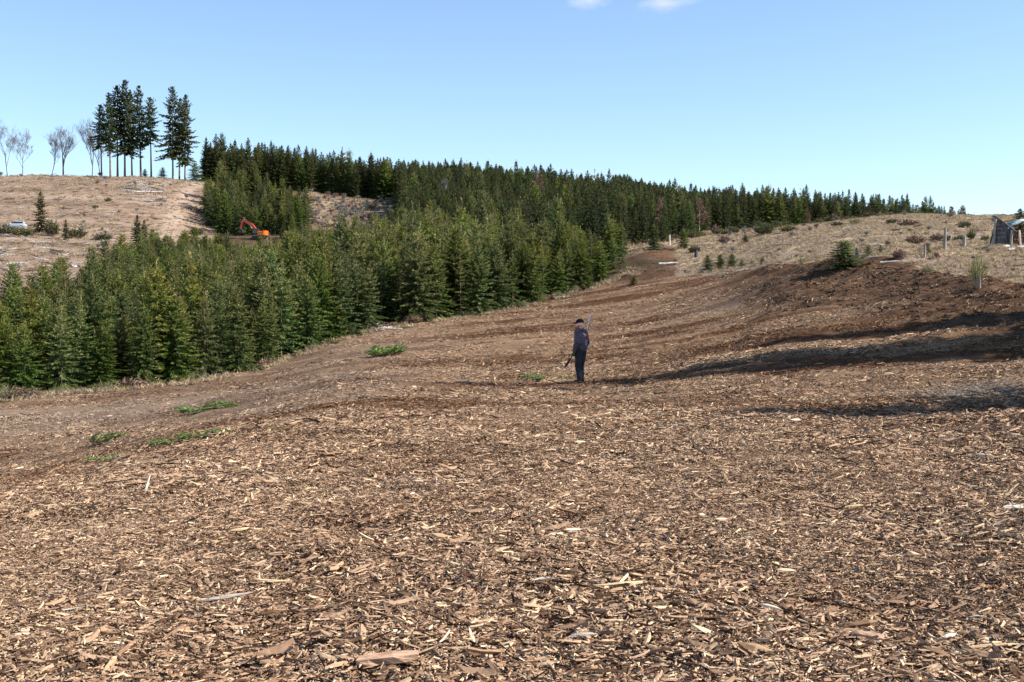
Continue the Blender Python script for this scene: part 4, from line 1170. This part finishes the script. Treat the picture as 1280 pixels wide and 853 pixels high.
# ------------------------------------------------------------------ posts, stumps, logs on the slopes
def posts():
    def post(name, px, py, hpx, wpx, mat, label, lean=0.0, pointed=False, cat='post', group='weathered posts on the dry hillside'):
        p = hit(px, py); k = p.y / FPX; H, w = hpx * k, wpx * k
        mb = MB(); r = random.Random(px)
        prof = [(-.15, 1.05), (H * .3, 1.0), (H * .7, .93), (H, .82 if not pointed else .35)]
        mb.tube([Vector((math.sin(lean) * z, r.uniform(-.01, .01), z)) for z, _ in prof], [w / 2 * q for _, q in prof], 8)
        mb.v = [(x * r.uniform(.93, 1.07), y * r.uniform(.93, 1.07), z + (r.uniform(-.05, .05) * w if z > H * .9 else 0)) for x, y, z in mb.v]
        o = build(mb, name, mat); o.location = p
        tag(o, label, cat, group)
    post('fence_post', 1181, 313, 27, 4.4, M['post'], 'tall weathered wooden post on the dry hillside', .02)
    post('fence_post', 1156, 322, 16, 3, M['post'], 'short pale post left of the tall weathered post', .0)
    post('fence_post', 1227, 337, 13, 2.2, M['post'], 'thin pale stake above the green broom bush', .05)
    post('fence_post', 1225, 360, 14, 2.2, M['post'], 'thin pale stake in front of the green broom bush', -.03)
    post('tree_stump', 1205, 309, 14, 5, M['post'], 'pale pointed stump on the hillside left of the wood stack', .05, True, 'stump', None)
    post('tree_stump', 1072, 323, 13, 6, M['weathered'], 'dark stump right of the largest sapling', -.1, True, 'stump', None)
    post('marker_post', 837, 307, 13, 2.2, M['post_pale'], 'white marker post at the top of the dirt bank', 0, False, 'post', None)
    post('tree_stump', 870, 322, 9, 5, M['weathered'], 'small dark stump on the grass below the birch', .1, True, 'stump', None)
    def log(px, py, lpx, wpx, yaw, mat, label, dist=None):
        p = at(px, dist) if dist else hit(px, py); k = p.y / FPX; L, w = lpx * k, wpx * k
        mb = MB(); r = random.Random(px * 3)
        mb.tube([Vector((L * (s - .5), r.uniform(-.04, .04) * L, w * .4 + r.uniform(-.1, .15) * w)) for s in (0, .3, .6, 1)], [w / 2, w * .48, w * .42, w * .3], 7)
        o = build(mb, 'fallen_log', mat); o.location = p; o.rotation_euler = (0, R(-4), R(yaw))
        tag(o, label, 'log', 'bleached logs lying on the slopes')
    log(836, 331, 26, 3, 8, M['dead_white'], 'pale log lying on the grass beside the dirt bank')
    log(1112, 328, 26, 1.6, 10, M['dead_white'], 'thin bleached branch lying right of the saplings')
    log(1094, 322, 22, 1.6, -35, M['post_pale'], 'thin bleached branch leaning among the saplings')
    log(1258, 310, 10, 4, 20, M['dead_white'], 'short pale log in front of the wood stack')
    log(1266, 313, 16, 3, 30, M['dead_white'], 'pale bent log at the foot of the wood stack')
    log(1276, 311, 9, 4, 0, M['dead_white'], 'pale log end at the right edge by the wood stack')
    log(93, 0, 9, 4, 60, M['dead_white'], 'white broken stump on the lower left clear-cut', 190)
    log(22, 0, 26, 2.4, 10, M['dead_white'], 'bleached log on the clear-cut at the left edge', 185)
    log(14, 0, 18, 2, -8, M['dead_white'], 'bleached log below another at the left edge', 172)
    log(185, 0, 40, 2, 35, M['dead_white'], 'bleached trunk lying up the clear-cut slope', 350)
posts()

# ------------------------------------------------------------------ wood stack with plank end and tarpaulin
def wood_stack():
    p = at(1241, 80)
    t = thing('plank_shelter', (p.x, p.y, p.z), 'weathered grey plank shelter end with slanting top rail at the right edge', 'shelter', None, R(-26))
    r = random.Random(3)
    mb = MB(); mb.tube([(0, 0, -.2), (.06, 0, .9), (.12, 0, 1.86)], [.085, .08, .07], 7); build(mb, 'post', M['post'], t)
    mb = MB(); mb.tube([(-.28, .25, -.1), (-.12, .12, .5), (.04, .05, 1.15)], [.07, .06, .05], 6); build(mb, 'brace', M['weathered'], t)
    mb = MB(); mb.tube([(1.02, -.06, -.2), (1.05, -.06, .5), (1.10, -.06, 1.02)], [.085, .08, .075], 7); build(mb, 'post', M['post'], t)
    for k in range(6):
        z = .18 + k * .27
        L = 1.06 if z < 1.0 else max(.3, 1.06 - (z - 1.0) * 1.15)
        mb = MB(); mb.box((.08 + L / 2, .07 + r.uniform(-.012, .012), z), (L, .045, .262), Euler((r.uniform(-.06, .06), r.uniform(-.03, .03), 0)))
        build(mb, 'board', M['weathered'], t, bevel=.008)
    mb = MB(); mb.tube([(.06, -.07, 1.92), (.6, -.09, 1.48), (1.35, -.08, .86)], [.06, .065, .06], 6); build(mb, 'top_rail', M['weathered'], t)
    q = at(1275, 79.2)
    mb = MB(); mb.tube([(0, 0, -.1), (-.04, 0, .55), (-.07, .03, 1.05)], [.07, .07, .06], 7); o = build(mb, 'fence_post', M['post_pale']); o.location = q
    tag(o, 'pale upright post in front of the stacked logs', 'post')
    base = at(1263, 80.6); n = 0
    for row in range(6):
        for k in range(7):
            x = k * .185 + .09 * (row % 2) + r.uniform(-.02, .02); rad = r.uniform(.075, .095)
            mb = MB(); mb.tube([(0, 0, 0), (.01, .5, .01), (0, 1.1, 0)], [rad, rad * .97, rad * .95], 8)
            o = build(mb, 'firewood_log', M['log']); o.location = (base.x + .05 + x, base.y + r.uniform(-.08, .08), gz(base.x + x, base.y) + .09 + row * .165)
            tag(o, 'brown log under the green tarpaulin, %s row from the bottom, %s from the left' % (ordinal(row + 1), ordinal(k + 1)), 'log', 'stacked logs under the tarpaulin')
    # draped sheet: arched, with folds and thickness
    m, nt, out = mat_new('green_tarpaulin'); tt = NT(nt)
    co = tt.n('ShaderNodeTexCoord').outputs['Object']
    f = tt.noise(co, 1.7, 4)
    tt.bsdf(out, tt.ramp(f, [(.42, (.05, .12, .10)), (.5, (.09, .19, .16)), (.56, (.45, .52, .50)), (.7, (.66, .70, .70))]), .4, .4)
    nx, ny = 22, 14; vs, fs = [], []
    for j in range(ny):
        for i in range(nx):
            u, v = i / (nx - 1), j / (ny - 1)
            x = -.12 + u * 2.5; y = -.18 + v * 1.5
            e = max(0, .5 - min(u, 1 - u) * 5) + max(0, .5 - min(v, 1 - v) * 4)
            z = 1.22 + .46 * math.sin(math.pi * min(1, u * .9 + .05)) - .34 * e + .035 * math.sin(u * 23 + v * 9) + r.uniform(-.02, .02)
            vs.append((x, y, z))
    for j in range(ny - 1):
        for i in range(nx - 1): fs.append((j * nx + i, j * nx + i + 1, (j + 1) * nx + i + 1, (j + 1) * nx + i))
    mb = MB(); mb.raw(vs, fs); o = build(mb, 'tarpaulin', m, None, True); o.location = (base.x, base.y, gz(base.x + 1, base.y))
    so = o.modifiers.new('thickness', 'SOLIDIFY'); so.thickness = .012
    tag(o, 'crumpled green and whitish tarpaulin draped over the stacked logs', 'tarpaulin')
wood_stack()

# ------------------------------------------------------------------ excavator and parked car
def excavator():
    M['ex_red'] = simple('excavator_red_paint', (.62, .065, .03), .4, .5, 0, .2, 2)
    M['ex_orange'] = simple('excavator_orange_paint', (.84, .135, .016), .4, .5, 0, .2, 2)
    M['ex_dark'] = simple('track_steel', (.035, .033, .032), .6, .4, .3, .3, 5)
    M['ex_glass'] = simple('dark_cab_glass', (.012, .016, .02), .08, .6, 0, .1, 2)
    M['ex_chrome'] = simple('hydraulic_rod', (.6, .6, .6), .25, .5, .8, .1, 2)
    p = at(326, 297)
    t = thing('excavator', (p.x, p.y, p.z - .02), 'orange-red crawler excavator with raised boom at the top of the plantation', 'excavator', None, R(164), (.88, .88, .88))
    for sy in (-1, 1):
        mb = MB()
        oc = [(-1.9, .45), (-1.75, .15), (-1.5, 0), (1.5, 0), (1.75, .15), (1.9, .45), (1.75, .75), (1.5, .88), (-1.5, .88), (-1.75, .75)]
        n = len(oc); vs = [(x, sy * 1.25 - .28, z) for x, z in oc] + [(x, sy * 1.25 + .28, z) for x, z in oc]
        mb.raw(vs, [tuple(range(n)), tuple(range(n, 2 * n))[::-1]] + [(i, n + i, n + (i + 1) % n, (i + 1) % n) for i in range(n)])
        tr = build(mb, 'track', M['ex_dark'], t, bevel=.03)
        for k in range(7):
            w = MB(); w.tube([(-1.45 + k * .48, sy * 1.25 - .31, .3), (-1.45 + k * .48, sy * 1.25 + .31, .3)], .17, 10); build(w, 'roller', M['ex_dark'], tr)
    mb = MB(); mb.box((0, 0, .7), (1.8, 2.0, .45)); mb.tube([(0, 0, .9), (0, 0, 1.06)], .75, 16); build(mb, 'undercarriage', M['ex_dark'], t)
    mb = MB(); mb.prism([(-1.25, 1.06), (1.25, 1.06), (1.25, 1.95), (1.1, 2.15), (-1.1, 2.15), (-1.25, 1.95)], -1.3, 1.35); build(mb, 'engine_housing', M['ex_orange'], t, bevel=.05)
    mb = MB()
    arc = [(-1.31, -1.3), (-1.75, -1.1), (-1.95, -.5), (-1.95, .5), (-1.75, 1.1), (-1.31, 1.3)]
    vs = [(x, y, 1.06) for x, y in arc] + [(x, y, 2.25) for x, y in arc]
    mb.raw(vs, [tuple(range(6)), tuple(range(6, 12))[::-1]] + [(i, 6 + i, 6 + (i + 1) % 6, (i + 1) % 6) for i in range(6)])
    build(mb, 'counterweight', M['ex_orange'], t, bevel=.05)
    mb = MB(); mb.prism([(.28, 1.1), (1.26, 1.1), (1.26, 2.5), (1.12, 2.85), (.42, 2.85), (.28, 2.5)], .25, 1.75); cab = build(mb, 'cab', M['ex_dark'], t, bevel=.05)
    for nm, c, sz in (('window', (1.0, 1.272, 2.1), (1.2, .02, .95)), ('window', (1.762, .77, 2.05), (.02, .8, 1.1)), ('window', (.24, .77, 2.3), (.02, .7, .6)), ('window', (1.0, .268, 2.2), (1.2, .02, .8))):
        mb = MB(); mb.box(c, sz); build(mb, nm, M['ex_glass'], cab)
    def arm(name, pts, w, hs, mat):
        mb = MB(); vs = []
        for i, (x, z) in enumerate(pts):
            dx = pts[min(i + 1, len(pts) - 1)][0] - pts[max(i - 1, 0)][0]; dz = pts[min(i + 1, len(pts) - 1)][1] - pts[max(i - 1, 0)][1]
            l = math.hypot(dx, dz); nx, nz = -dz / l * hs[i] / 2, dx / l * hs[i] / 2
            vs += [(x + nx, -w / 2 - .2, z + nz), (x + nx, w / 2 - .2, z + nz), (x - nx, w / 2 - .2, z - nz), (x - nx, -w / 2 - .2, z - nz)]
        fs = [(0, 1, 2, 3), tuple((len(pts) - 1) * 4 + k for k in (3, 2, 1, 0))]
        for i in range(len(pts) - 1):
            for k in range(4): fs.append((i * 4 + k, (i + 1) * 4 + k, (i + 1) * 4 + (k + 1) % 4, i * 4 + (k + 1) % 4))
        mb.raw(vs, fs); return build(mb, name, mat, t, bevel=.02)
    arm('boom', [(1.0, 1.6), (1.7, 2.9), (2.6, 3.9), (4.2, 4.75), (5.2, 5.1)], .42, [.5, .62, .75, .5, .35], M['ex_red'])
    arm('stick', [(4.85, 5.5), (5.25, 5.1), (5.9, 3.2), (6.05, 2.6)], .32, [.3, .55, .38, .25], M['ex_red'])
    for nm, a, b in (('boom_cylinder', (1.5, .1, 1.5), (2.9, .1, 3.7)), ('stick_cylinder', (3.0, -.2, 4.55), (4.85, -.2, 5.6)), ('bucket_cylinder', (5.1, -.2, 4.3), (5.6, -.2, 2.9))):
        a, b = Vector(a), Vector(b); mb = MB(); mb.tube([a, a.lerp(b, .6)], .1, 8); cy = build(mb, nm, M['ex_dark'], t)
        mb = MB(); mb.tube([a.lerp(b, .6), b], .05, 8); build(mb, 'rod', M['ex_chrome'], cy)
    mb = MB(); mb.prism([(0, 0), (.35, .1), (.75, -.25), (.85, -.8), (.5, -1.1), (.0, -1.0), (.45, -.75), (.5, -.35)], -.55, .55)
    mb.v = [(6.1 - y, x - .2, z + 2.75) for x, y, z in mb.v]; build(mb, 'bucket', M['ex_dark'], t)
excavator()

def parked_car():
    M['car'] = simple('pale_car_paint', (.40, .45, .50), .3, .5, .2, .06, 1)
    M['tyre'] = simple('tyre_rubber', (.02, .02, .02), .8, .3, 0, .2, 6)
    M['lamp_red'] = simple('tail_lamp', (.4, .02, .02), .3, .5, 0, .1, 3)
    M['lamp_white'] = simple('head_lamp', (.75, .75, .72), .2, .5, 0, .1, 3)
    p = at(21, 283)
    t = thing('parked_car', (p.x, p.y, p.z + .05), 'pale silver car parked on the clear-cut track at far left', 'car', None, R(186))
    def loft(name, secs, mat, parent, bevel=.03):
        mb = MB(); n = len(secs[0][1]); vs = []
        for x, prof in secs: vs += [(x, y, z) for y, z in prof]
        fs = [tuple(range(n)), tuple((len(secs) - 1) * n + k for k in range(n))[::-1]]
        for i in range(len(secs) - 1):
            for k in range(n): fs.append((i * n + k, (i + 1) * n + k, (i + 1) * n + (k + 1) % n, i * n + (k + 1) % n))
        mb.raw(vs, fs); return build(mb, name, mat, parent, True, bevel)
    def pr(w, z0, z1): return [(-w, z0 + .1), (-w * .95, z0), (w * .95, z0), (w, z0 + .1), (w, z1 - .12), (w * .88, z1), (-w * .88, z1), (-w, z1 - .12)]
    loft('body', [(-2.2, pr(.78, .35, .85)), (-2.05, pr(.86, .25, .98)), (-.9, pr(.89, .22, 1.0)), (.7, pr(.89, .22, .98)), (1.7, pr(.87, .22, .88)), (2.1, pr(.82, .28, .74)), (2.25, pr(.7, .35, .62))], M['car'], t)
    cab = loft('cabin', [(-2.0, pr(.72, .93, 1.02)), (-1.7, pr(.70, .93, 1.42)), (-.6, pr(.69, .93, 1.5)), (.3, pr(.69, .93, 1.46)), (1.15, pr(.72, .93, .99))], M['car'], t)
    for sy in (-1, 1):
        for x0, x1, a in ((-1.62, -.62, 0), (-.55, .3, 0), (.36, .85, 1)):
            mb = MB(); z1 = 1.38; q = [(x0, sy * .735, 1.04), (x1, sy * .735, 1.04), (x1 - (.30 if a else 0), sy * .70, 1.2 if a else z1), (x0, sy * .675, z1)]
            mb.raw(q + [(x, y + sy * .012, z) for x, y, z in q], [(0, 1, 2, 3), (7, 6, 5, 4), (0, 4, 5, 1), (1, 5, 6, 2), (2, 6, 7, 3), (3, 7, 4, 0)]); build(mb, 'window', M['ex_glass'], cab)
        for x in (-1.35, 1.35):
            mb = MB(); mb.tube([(x, sy * .68, .31), (x, sy * .90, .31)], .32, 18); w = build(mb, 'wheel', M['tyre'], t)
            mb = MB(); mb.tube([(x, sy * .895, .31), (x, sy * .912, .31)], .2, 14); build(mb, 'rim', M['ex_chrome'], w)
        mb = MB(); mb.box((2.2, sy * .55, .6), (.12, .3, .14)); build(mb, 'headlight', M['lamp_white'], t)
        mb = MB(); mb.box((-2.16, sy * .66, .78), (.1, .2, .2)); build(mb, 'tail_light', M['lamp_red'], t)
    mb = MB(); mb.raw([(.36, -.6, 1.47), (.36, .6, 1.47), (1.12, .66, 1.03), (1.12, -.66, 1.03)], [(0, 1, 2, 3)]); mb.v = [(x, y, z + .02) for x, y, z in mb.v]; build(mb, 'windscreen', M['ex_glass'], cab)
parked_car()

# ------------------------------------------------------------------ person
def capsule(mb, a, b, ra, rb, n=12):
    a, b = Vector(a), Vector(b); d = (b - a); L = d.length; d.normalize()
    pts, rad = [], []
    for k in range(4):
        q = math.pi / 2 * (k / 4); pts.append(a - d * (ra * math.cos(q))); rad.append(max(.002, ra * math.sin(q)))
    pts.append(a); rad.append(ra); pts.append(b); rad.append(rb)
    for k in range(1, 5):
        q = math.pi / 2 * (k / 4); pts.append(b + d * (rb * math.sin(q))); rad.append(max(.002, rb * math.cos(q)))
    mb.tube(pts, rad, n)

def fuse(mb, name, mat, parent, voxel, smooth=3, wrinkle=0.0):
    """overlapping tapered volumes -> one continuous skin"""
    o = build(mb, name, mat, parent)
    rm = o.modifiers.new('fuse', 'REMESH'); rm.mode = 'VOXEL'; rm.voxel_size = voxel; rm.use_smooth_shade = True
    sm = o.modifiers.new('soften', 'SMOOTH'); sm.iterations = smooth; sm.factor = .5
    if wrinkle:
        tx = bpy.data.textures.new(name + '_folds', 'CLOUDS'); tx.noise_scale = .11; tx.noise_depth = 2
        dp = o.modifiers.new('folds', 'DISPLACE'); dp.texture = tx; dp.strength = wrinkle; dp.mid_level = .5
    dg = bpy.context.evaluated_depsgraph_get(); dg.update()
    me = bpy.data.meshes.new_from_object(o.evaluated_get(dg))
    o.modifiers.clear(); o.data = me
    if not me.materials: me.materials.append(mat)
    me.polygons.foreach_set('use_smooth', [True] * len(me.polygons))
    return o

def person():
    M['skin'] = simple('skin', (.82, .46, .36), .5, .4, 0, .08, 20)
    M['hoodie'] = simple('charcoal_hoodie', (.094, .080, .100), .9, .15, 0, .3, 14, .4)
    M['trousers'] = simple('navy_trousers', (.034, .033, .041), .85, .2, 0, .35, 10, .4)
    M['cap'] = simple('black_cap', (.012, .012, .014), .8, .25, 0, .2, 10)
    M['beard'] = simple('ginger_beard', (.36, .16, .07), .85, .2, 0, .35, 40, .6)
    M['glove'] = simple('green_glove', (.03, .13, .03), .8, .2, 0, .3, 20)
    M['glove_dark'] = simple('black_glove', (.012, .012, .012), .8, .2, 0, .3, 20)
    M['boot'] = simple('black_boot', (.012, .011, .010), .6, .35, 0, .3, 15)
    M['print_red'] = simple('red_back_print', (.42, .06, .06), .9, .1, 0, .25, 30)
    M['print_grey'] = simple('pale_back_print', (.42, .40, .40), .9, .1, 0, .25, 30)
    M['rod'] = simple('white_pole_paint', (.72, .70, .66), .5, .3, 0, .12, 8)
    M['tool'] = simple('black_tool', (.012, .012, .013), .5, .4, 0, .3, 10)
    p = at(726, 36.4)
    t = thing('person', (p.x, p.y, p.z - .01), 'person in charcoal hoodie, black cap and dark trousers standing on the mulch, seen from behind', 'person', None, R(58), (.995, .995, .995))
    sh, el, wr = {}, {}, {}
    sh['L'], el['L'], wr['L'] = Vector((-.20, -.01, 1.44)), Vector((-.29, -.03, 1.15)), Vector((-.26, .07, .89))
    sh['R'], el['R'], wr['R'] = Vector((.20, -.01, 1.44)), Vector((.31, -.03, 1.16)), Vector((.27, .06, .91))
    hip = {'L': Vector((-.095, 0, .93)), 'R': Vector((.095, 0, .93))}
    knee = {'L': Vector((-.095, .03, .50)), 'R': Vector((.09, .045, .50))}
    ank = {'L': Vector((-.10, -.02, .09)), 'R': Vector((.085, .02, .09))}
    hd = Matrix.Rotation(R(38), 4, 'Z')                     # the head looks to the left
    H = lambda x, y, z: Vector((0, .035, 1.675)) + (hd @ (Vector((x, y, z)) * 1.12))
    mb = MB()
    capsule(mb, (0, 0, .98), (0, 0, 1.12), .15, .14); capsule(mb, (0, 0, 1.12), (0, 0, 1.38), .14, .16); capsule(mb, (-.13, 0, 1.42), (.13, 0, 1.42), .085, .085)
    capsule(mb, (0, 0, 1.45), (0, .03, 1.6), .062, .058)
    for s in 'LR':
        capsule(mb, sh[s], el[s], .058, .045); capsule(mb, el[s], wr[s], .045, .03); capsule(mb, hip[s], knee[s], .088, .058); capsule(mb, knee[s], ank[s], .056, .038)
        capsule(mb, ank[s] - Vector((0, .02, .03)), ank[s] + Vector((0, .14, -.05)), .045, .032)
    hv = MB(); hv.ball((0, 0, 0), (.077, .098, .115), 18, 12); mb.raw([H(*v) for v in hv.v], hv.f)
    hv = MB(); hv.ball((0, .035, -.065), (.055, .062, .055), 14, 9); mb.raw([H(*v) for v in hv.v], hv.f)
    capsule(mb, H(0, .085, .02), H(0, .115, -.022), .012, .017, 8)
    for sx in (-1, 1):
        capsule(mb, H(sx * .078, -.01, .02), H(sx * .082, -.014, -.025), .016, .012, 8); capsule(mb, H(sx * .03, .082, .024), H(sx * .045, .078, .026), .011, .01, 8)
    capsule(mb, H(-.022, .095, -.052), H(.022, .095, -.052), .009, .009, 8)
    fuse(mb, 'body', M['skin'], t, .009, 2)
    for s in 'LR':                                           # gloved hands: palm, four fingers and a thumb closed on what they hold
        sx = -1 if s == 'L' else 1
        d = (wr[s] - el[s]).normalized(); fwd = Vector((0, 1, 0)); inn = Vector((-sx, 0, 0)); c = wr[s] + d * .055
        hm = MB(); capsule(hm, wr[s] - d * .03, wr[s] + d * .02, .034, .036); capsule(hm, c - fwd * .025, c + fwd * .025, .026, .026); capsule(hm, c + d * .03 - fwd * .028, c + d * .03 + fwd * .03, .02, .02)
        for k, (o, L) in enumerate(((-.036, .030), (-.013, .036), (.011, .038), (.034, .034))):
            a = c + d * .045 + fwd * o; b = a + d * L * .9 + inn * .012; e = b + inn * L * .8 - d * .006; f = e - d * L * .75 + inn * .006
            capsule(hm, a, b, .011, .010, 8); capsule(hm, b, e, .010, .0095, 8); capsule(hm, e, f, .0095, .008, 8)
        a = c + fwd * .035 - d * .01; b = a + fwd * .02 + inn * .03 + d * .015; e = b + inn * .022 + d * .022
        capsule(hm, a, b, .014, .012, 8); capsule(hm, b, e, .012, .009, 8)
        fuse(hm, 'glove', M['glove'] if s == 'L' else M['glove_dark'], t, .0065, 1)
    mb = MB()
    capsule(mb, (-.045, -.01, .99), (-.07, -.02, 1.25), .155, .165, 16); capsule(mb, (.045, -.01, .99), (.07, -.02, 1.25), .155, .165, 16)
    capsule(mb, (-.07, -.015, 1.25), (-.10, -.02, 1.38), .165, .12, 16); capsule(mb, (.07, -.015, 1.25), (.10, -.02, 1.38), .165, .12, 16)
    capsule(mb, (-.15, -.01, 1.425), (.15, -.01, 1.425), .088, .088, 14); capsule(mb, (0, 0, 1.4), (0, -.005, 1.49), .12, .085)
    for s in 'LR': capsule(mb, sh[s], el[s], .098, .086, 14); capsule(mb, el[s], wr[s] - (wr[s] - el[s]) * .08, .086, .055, 14)
    fuse(mb, 'hoodie', M['hoodie'], t, .013, 3, .028)
    mb = MB()                                                # hood lying behind the neck
    for k in range(9):
        a = math.pi * (1.0 + k / 8); b = math.pi * (1.0 + (k + 1) / 8)
        if k < 8: capsule(mb, (math.cos(a) * .115, math.sin(a) * .105 - .02, 1.535 - .05 * math.sin(-a)), (math.cos(b) * .115, math.sin(b) * .105 - .02, 1.535 - .05 * math.sin(-b)), .036, .036, 10)
    capsule(mb, (-.05, -.115, 1.47), (.05, -.115, 1.47), .05, .05, 10); capsule(mb, (0, -.13, 1.44), (0, -.14, 1.39), .045, .025, 10)
    fuse(mb, 'hood', M['hoodie'], t, .011, 3)
    mb = MB()
    capsule(mb, (-.06, 0, .96), (.06, 0, .96), .145, .145, 16)
    for s in 'LR': capsule(mb, hip[s], knee[s], .130, .096, 14); capsule(mb, knee[s], ank[s] + Vector((0, 0, -.01)), .096, .072, 14)
    fuse(mb, 'trousers', M['trousers'], t, .013, 3, .03)
    for s in 'LR':
        mb = MB(); capsule(mb, ank[s] + Vector((0, -.03, -.035)), ank[s] + Vector((0, .16, -.05)), .054, .042, 12); capsule(mb, ank[s], ank[s] + Vector((0, -.01, .05)), .052, .055, 12)
        fuse(mb, 'boot', M['boot'], t, .011, 2)
    cm = MB(); hv = MB(); hv.ball((0, -.005, .045), (.091, .112, .098), 20, 12)
    keep = [f for f in hv.f if min(hv.v[i][2] for i in f) > .028]; cm.raw([H(*v) for v in hv.v], keep)
    cap = build(cm, 'cap', M['cap'], t, True); so = cap.modifiers.new('thickness', 'SOLIDIFY'); so.thickness = .008
    bm_ = MB(); vs = []; K = 9
    for k in range(K):
        a = math.pi * (.12 + .76 * k / (K - 1)); vs.append(H(math.cos(a) * .088, math.sin(a) * .105, .045)); vs.append(H(math.cos(a) * .085, math.sin(a) * .105 + .095 * math.sin(a), .030 - .012 * abs(math.cos(a))))
    bm_.raw(vs, [(2 * k, 2 * k + 2, 2 * k + 3, 2 * k + 1) for k in range(K - 1)]); br = build(bm_, 'brim', M['cap'], cap, True); so = br.modifiers.new('thickness', 'SOLIDIFY'); so.thickness = .007
    mb = MB(); capsule(mb, H(-.045, .06, -.08), H(.045, .06, -.08), .038, .038); capsule(mb, H(0, .085, -.09), H(0, .12, -.24), .052, .028)
    for sx in (-1, 1): capsule(mb, H(sx * .06, .03, -.045), H(sx * .045, .06, -.085), .024, .035)
    fuse(mb, 'beard', M['beard'], t, .010, 1, .015)
    # print on the back: red arched block over pale vertical strokes, lying on the cloth
    hood = [c for c in t.children if c.name.startswith('hoodie')][0]
    from mathutils.bvhtree import BVHTree
    tree = BVHTree.FromPolygons([v.co[:] for v in hood.data.vertices], [tuple(q.vertices) for q in hood.data.polygons])
    def patch(name, x0, x1, z0, z1, mat, arch=0.0, n=8, m=6):
        vs, ok = [], True
        for j in range(m + 1):
            for i in range(n + 1):
                x = x0 + (x1 - x0) * i / n; z = z0 + (z1 - z0) * j / m + arch * (1 - (2 * i / n - 1) ** 2)
                hitp = tree.ray_cast(Vector((x, -1, z)), Vector((0, 1, 0)))[0]
                vs.append((x, (hitp.y if hitp else -.17) - .004, z))
        q = MB(); q.raw(vs, [(j * (n + 1) + i, j * (n + 1) + i + 1, (j + 1) * (n + 1) + i + 1, (j + 1) * (n + 1) + i) for j in range(m) for i in range(n)])
        build(q, name, mat, t, True)
    patch('back_print', -.085, .085, 1.30, 1.345, M['print_red'], .02); patch('back_print', -.055, .055, 1.255, 1.285, M['print_red'], .015)
    patch('back_print', -.06, -.03, 1.08, 1.235, M['print_grey']); patch('back_print', .025, .05, 1.06, 1.235, M['print_grey']); patch('back_print', -.02, .012, 1.10, 1.22, M['print_red'])
    # the things held are things of their own
    W = Matrix.Translation(Vector((p.x, p.y, p.z - .01))) @ Matrix.Rotation(R(58), 4, 'Z') @ Matrix.Scale(.995, 4)
    g = W @ (wr['R'] + Vector((-.035, .045, -.07)))
    top = Vector((p.x, p.y, 0)); v = ray(738.5, 392); Yt = g.y + .06; top = Vector((v.x / v.y * Yt, Yt, EYE + v.z / v.y * Yt))
    lo = g + (g - top).normalized() * .32
    mb = MB(); mb.tube([lo, g, g.lerp(top, .5), top], [.014, .014, .014, .012], 8); o = build(mb, 'white_pole', M['rod'], None, True)
    tag(o, 'thin white pole rising behind the right shoulder of the person', 'pole')
    gl = W @ (wr['L'] + Vector((.03, .05, -.075))); v = ray(705.5, 460); Yt = gl.y - .02; e = Vector((v.x / v.y * Yt, Yt, EYE + v.z / v.y * Yt))
    d = (e - gl).normalized(); back = gl - d * .09
    t2 = thing('hand_tool', back, 'short black hand tool hanging from the green-gloved left hand', 'tool')
    mb = MB(); mb.tube([Vector((0, 0, 0)), d * .09, d * .2], [.015, .017, .014], 8); build(mb, 'handle', M['tool'], t2, True)
    mb = MB(); L = (e - back).length; mb.tube([d * .2, d * .26, d * (L * .8), d * L], [.008, .03, .034, .012], 8); build(mb, 'head', M['tool'], t2, True)
person()

# ------------------------------------------------------------------ two wisps of cloud
def clouds():
    for px, py, hw, hh, sd, label in ((735, 1, 38, 14, 0.0, 'small pale pinkish cloud wisp at the top edge, left of the larger one'), (834, 3, 58, 18, 5.0, 'larger pale pinkish cloud wisp at the top edge of the sky')):
        m, nt, out = mat_new('cloud_vapour'); t = NT(nt)
        co = t.n('ShaderNodeTexCoord').outputs['Object']
        ln = t.n('ShaderNodeVectorMath', _operation='LENGTH'); t.set(ln.inputs[0], co)
        sh = t.n('ShaderNodeVectorMath', _operation='ADD'); t.set(sh.inputs[0], co); sh.inputs[1].default_value = (sd, sd, sd)
        nz = t.noise(t.mapv(sh.outputs[0], (1.2, .8, .8)), 1.5, 3, .5)
        d = t.math('MULTIPLY', t.math('MAXIMUM', t.math('ADD', t.math('SUBTRACT', .62, ln.outputs['Value']), t.math('MULTIPLY', t.math('SUBTRACT', nz, .42), 1.7)), 0.0), t.step(ln.outputs['Value'], 1.0, .6))
        pv = t.n('ShaderNodeVolumePrincipled'); pv.inputs['Color'].default_value = (.97, .95, .98, 1); pv.inputs['Anisotropy'].default_value = .2
        t.set(pv.inputs['Density'], t.math('MULTIPLY', d, .02)); nt.links.new(pv.outputs[0], out.inputs['Volume'])
        Y = 3000; v = ray(px, py); k = Y / FPX
        mb = MB(); mb.ball((0, 0, 0), 1.0, 24, 14)
        o = build(mb, 'cloud', m, None, True); o.location = (v.x / v.y * Y, Y, EYE + v.z / v.y * Y); o.scale = (hw * k, 45, hh * k)
        tag(o, label, 'cloud')
clouds()
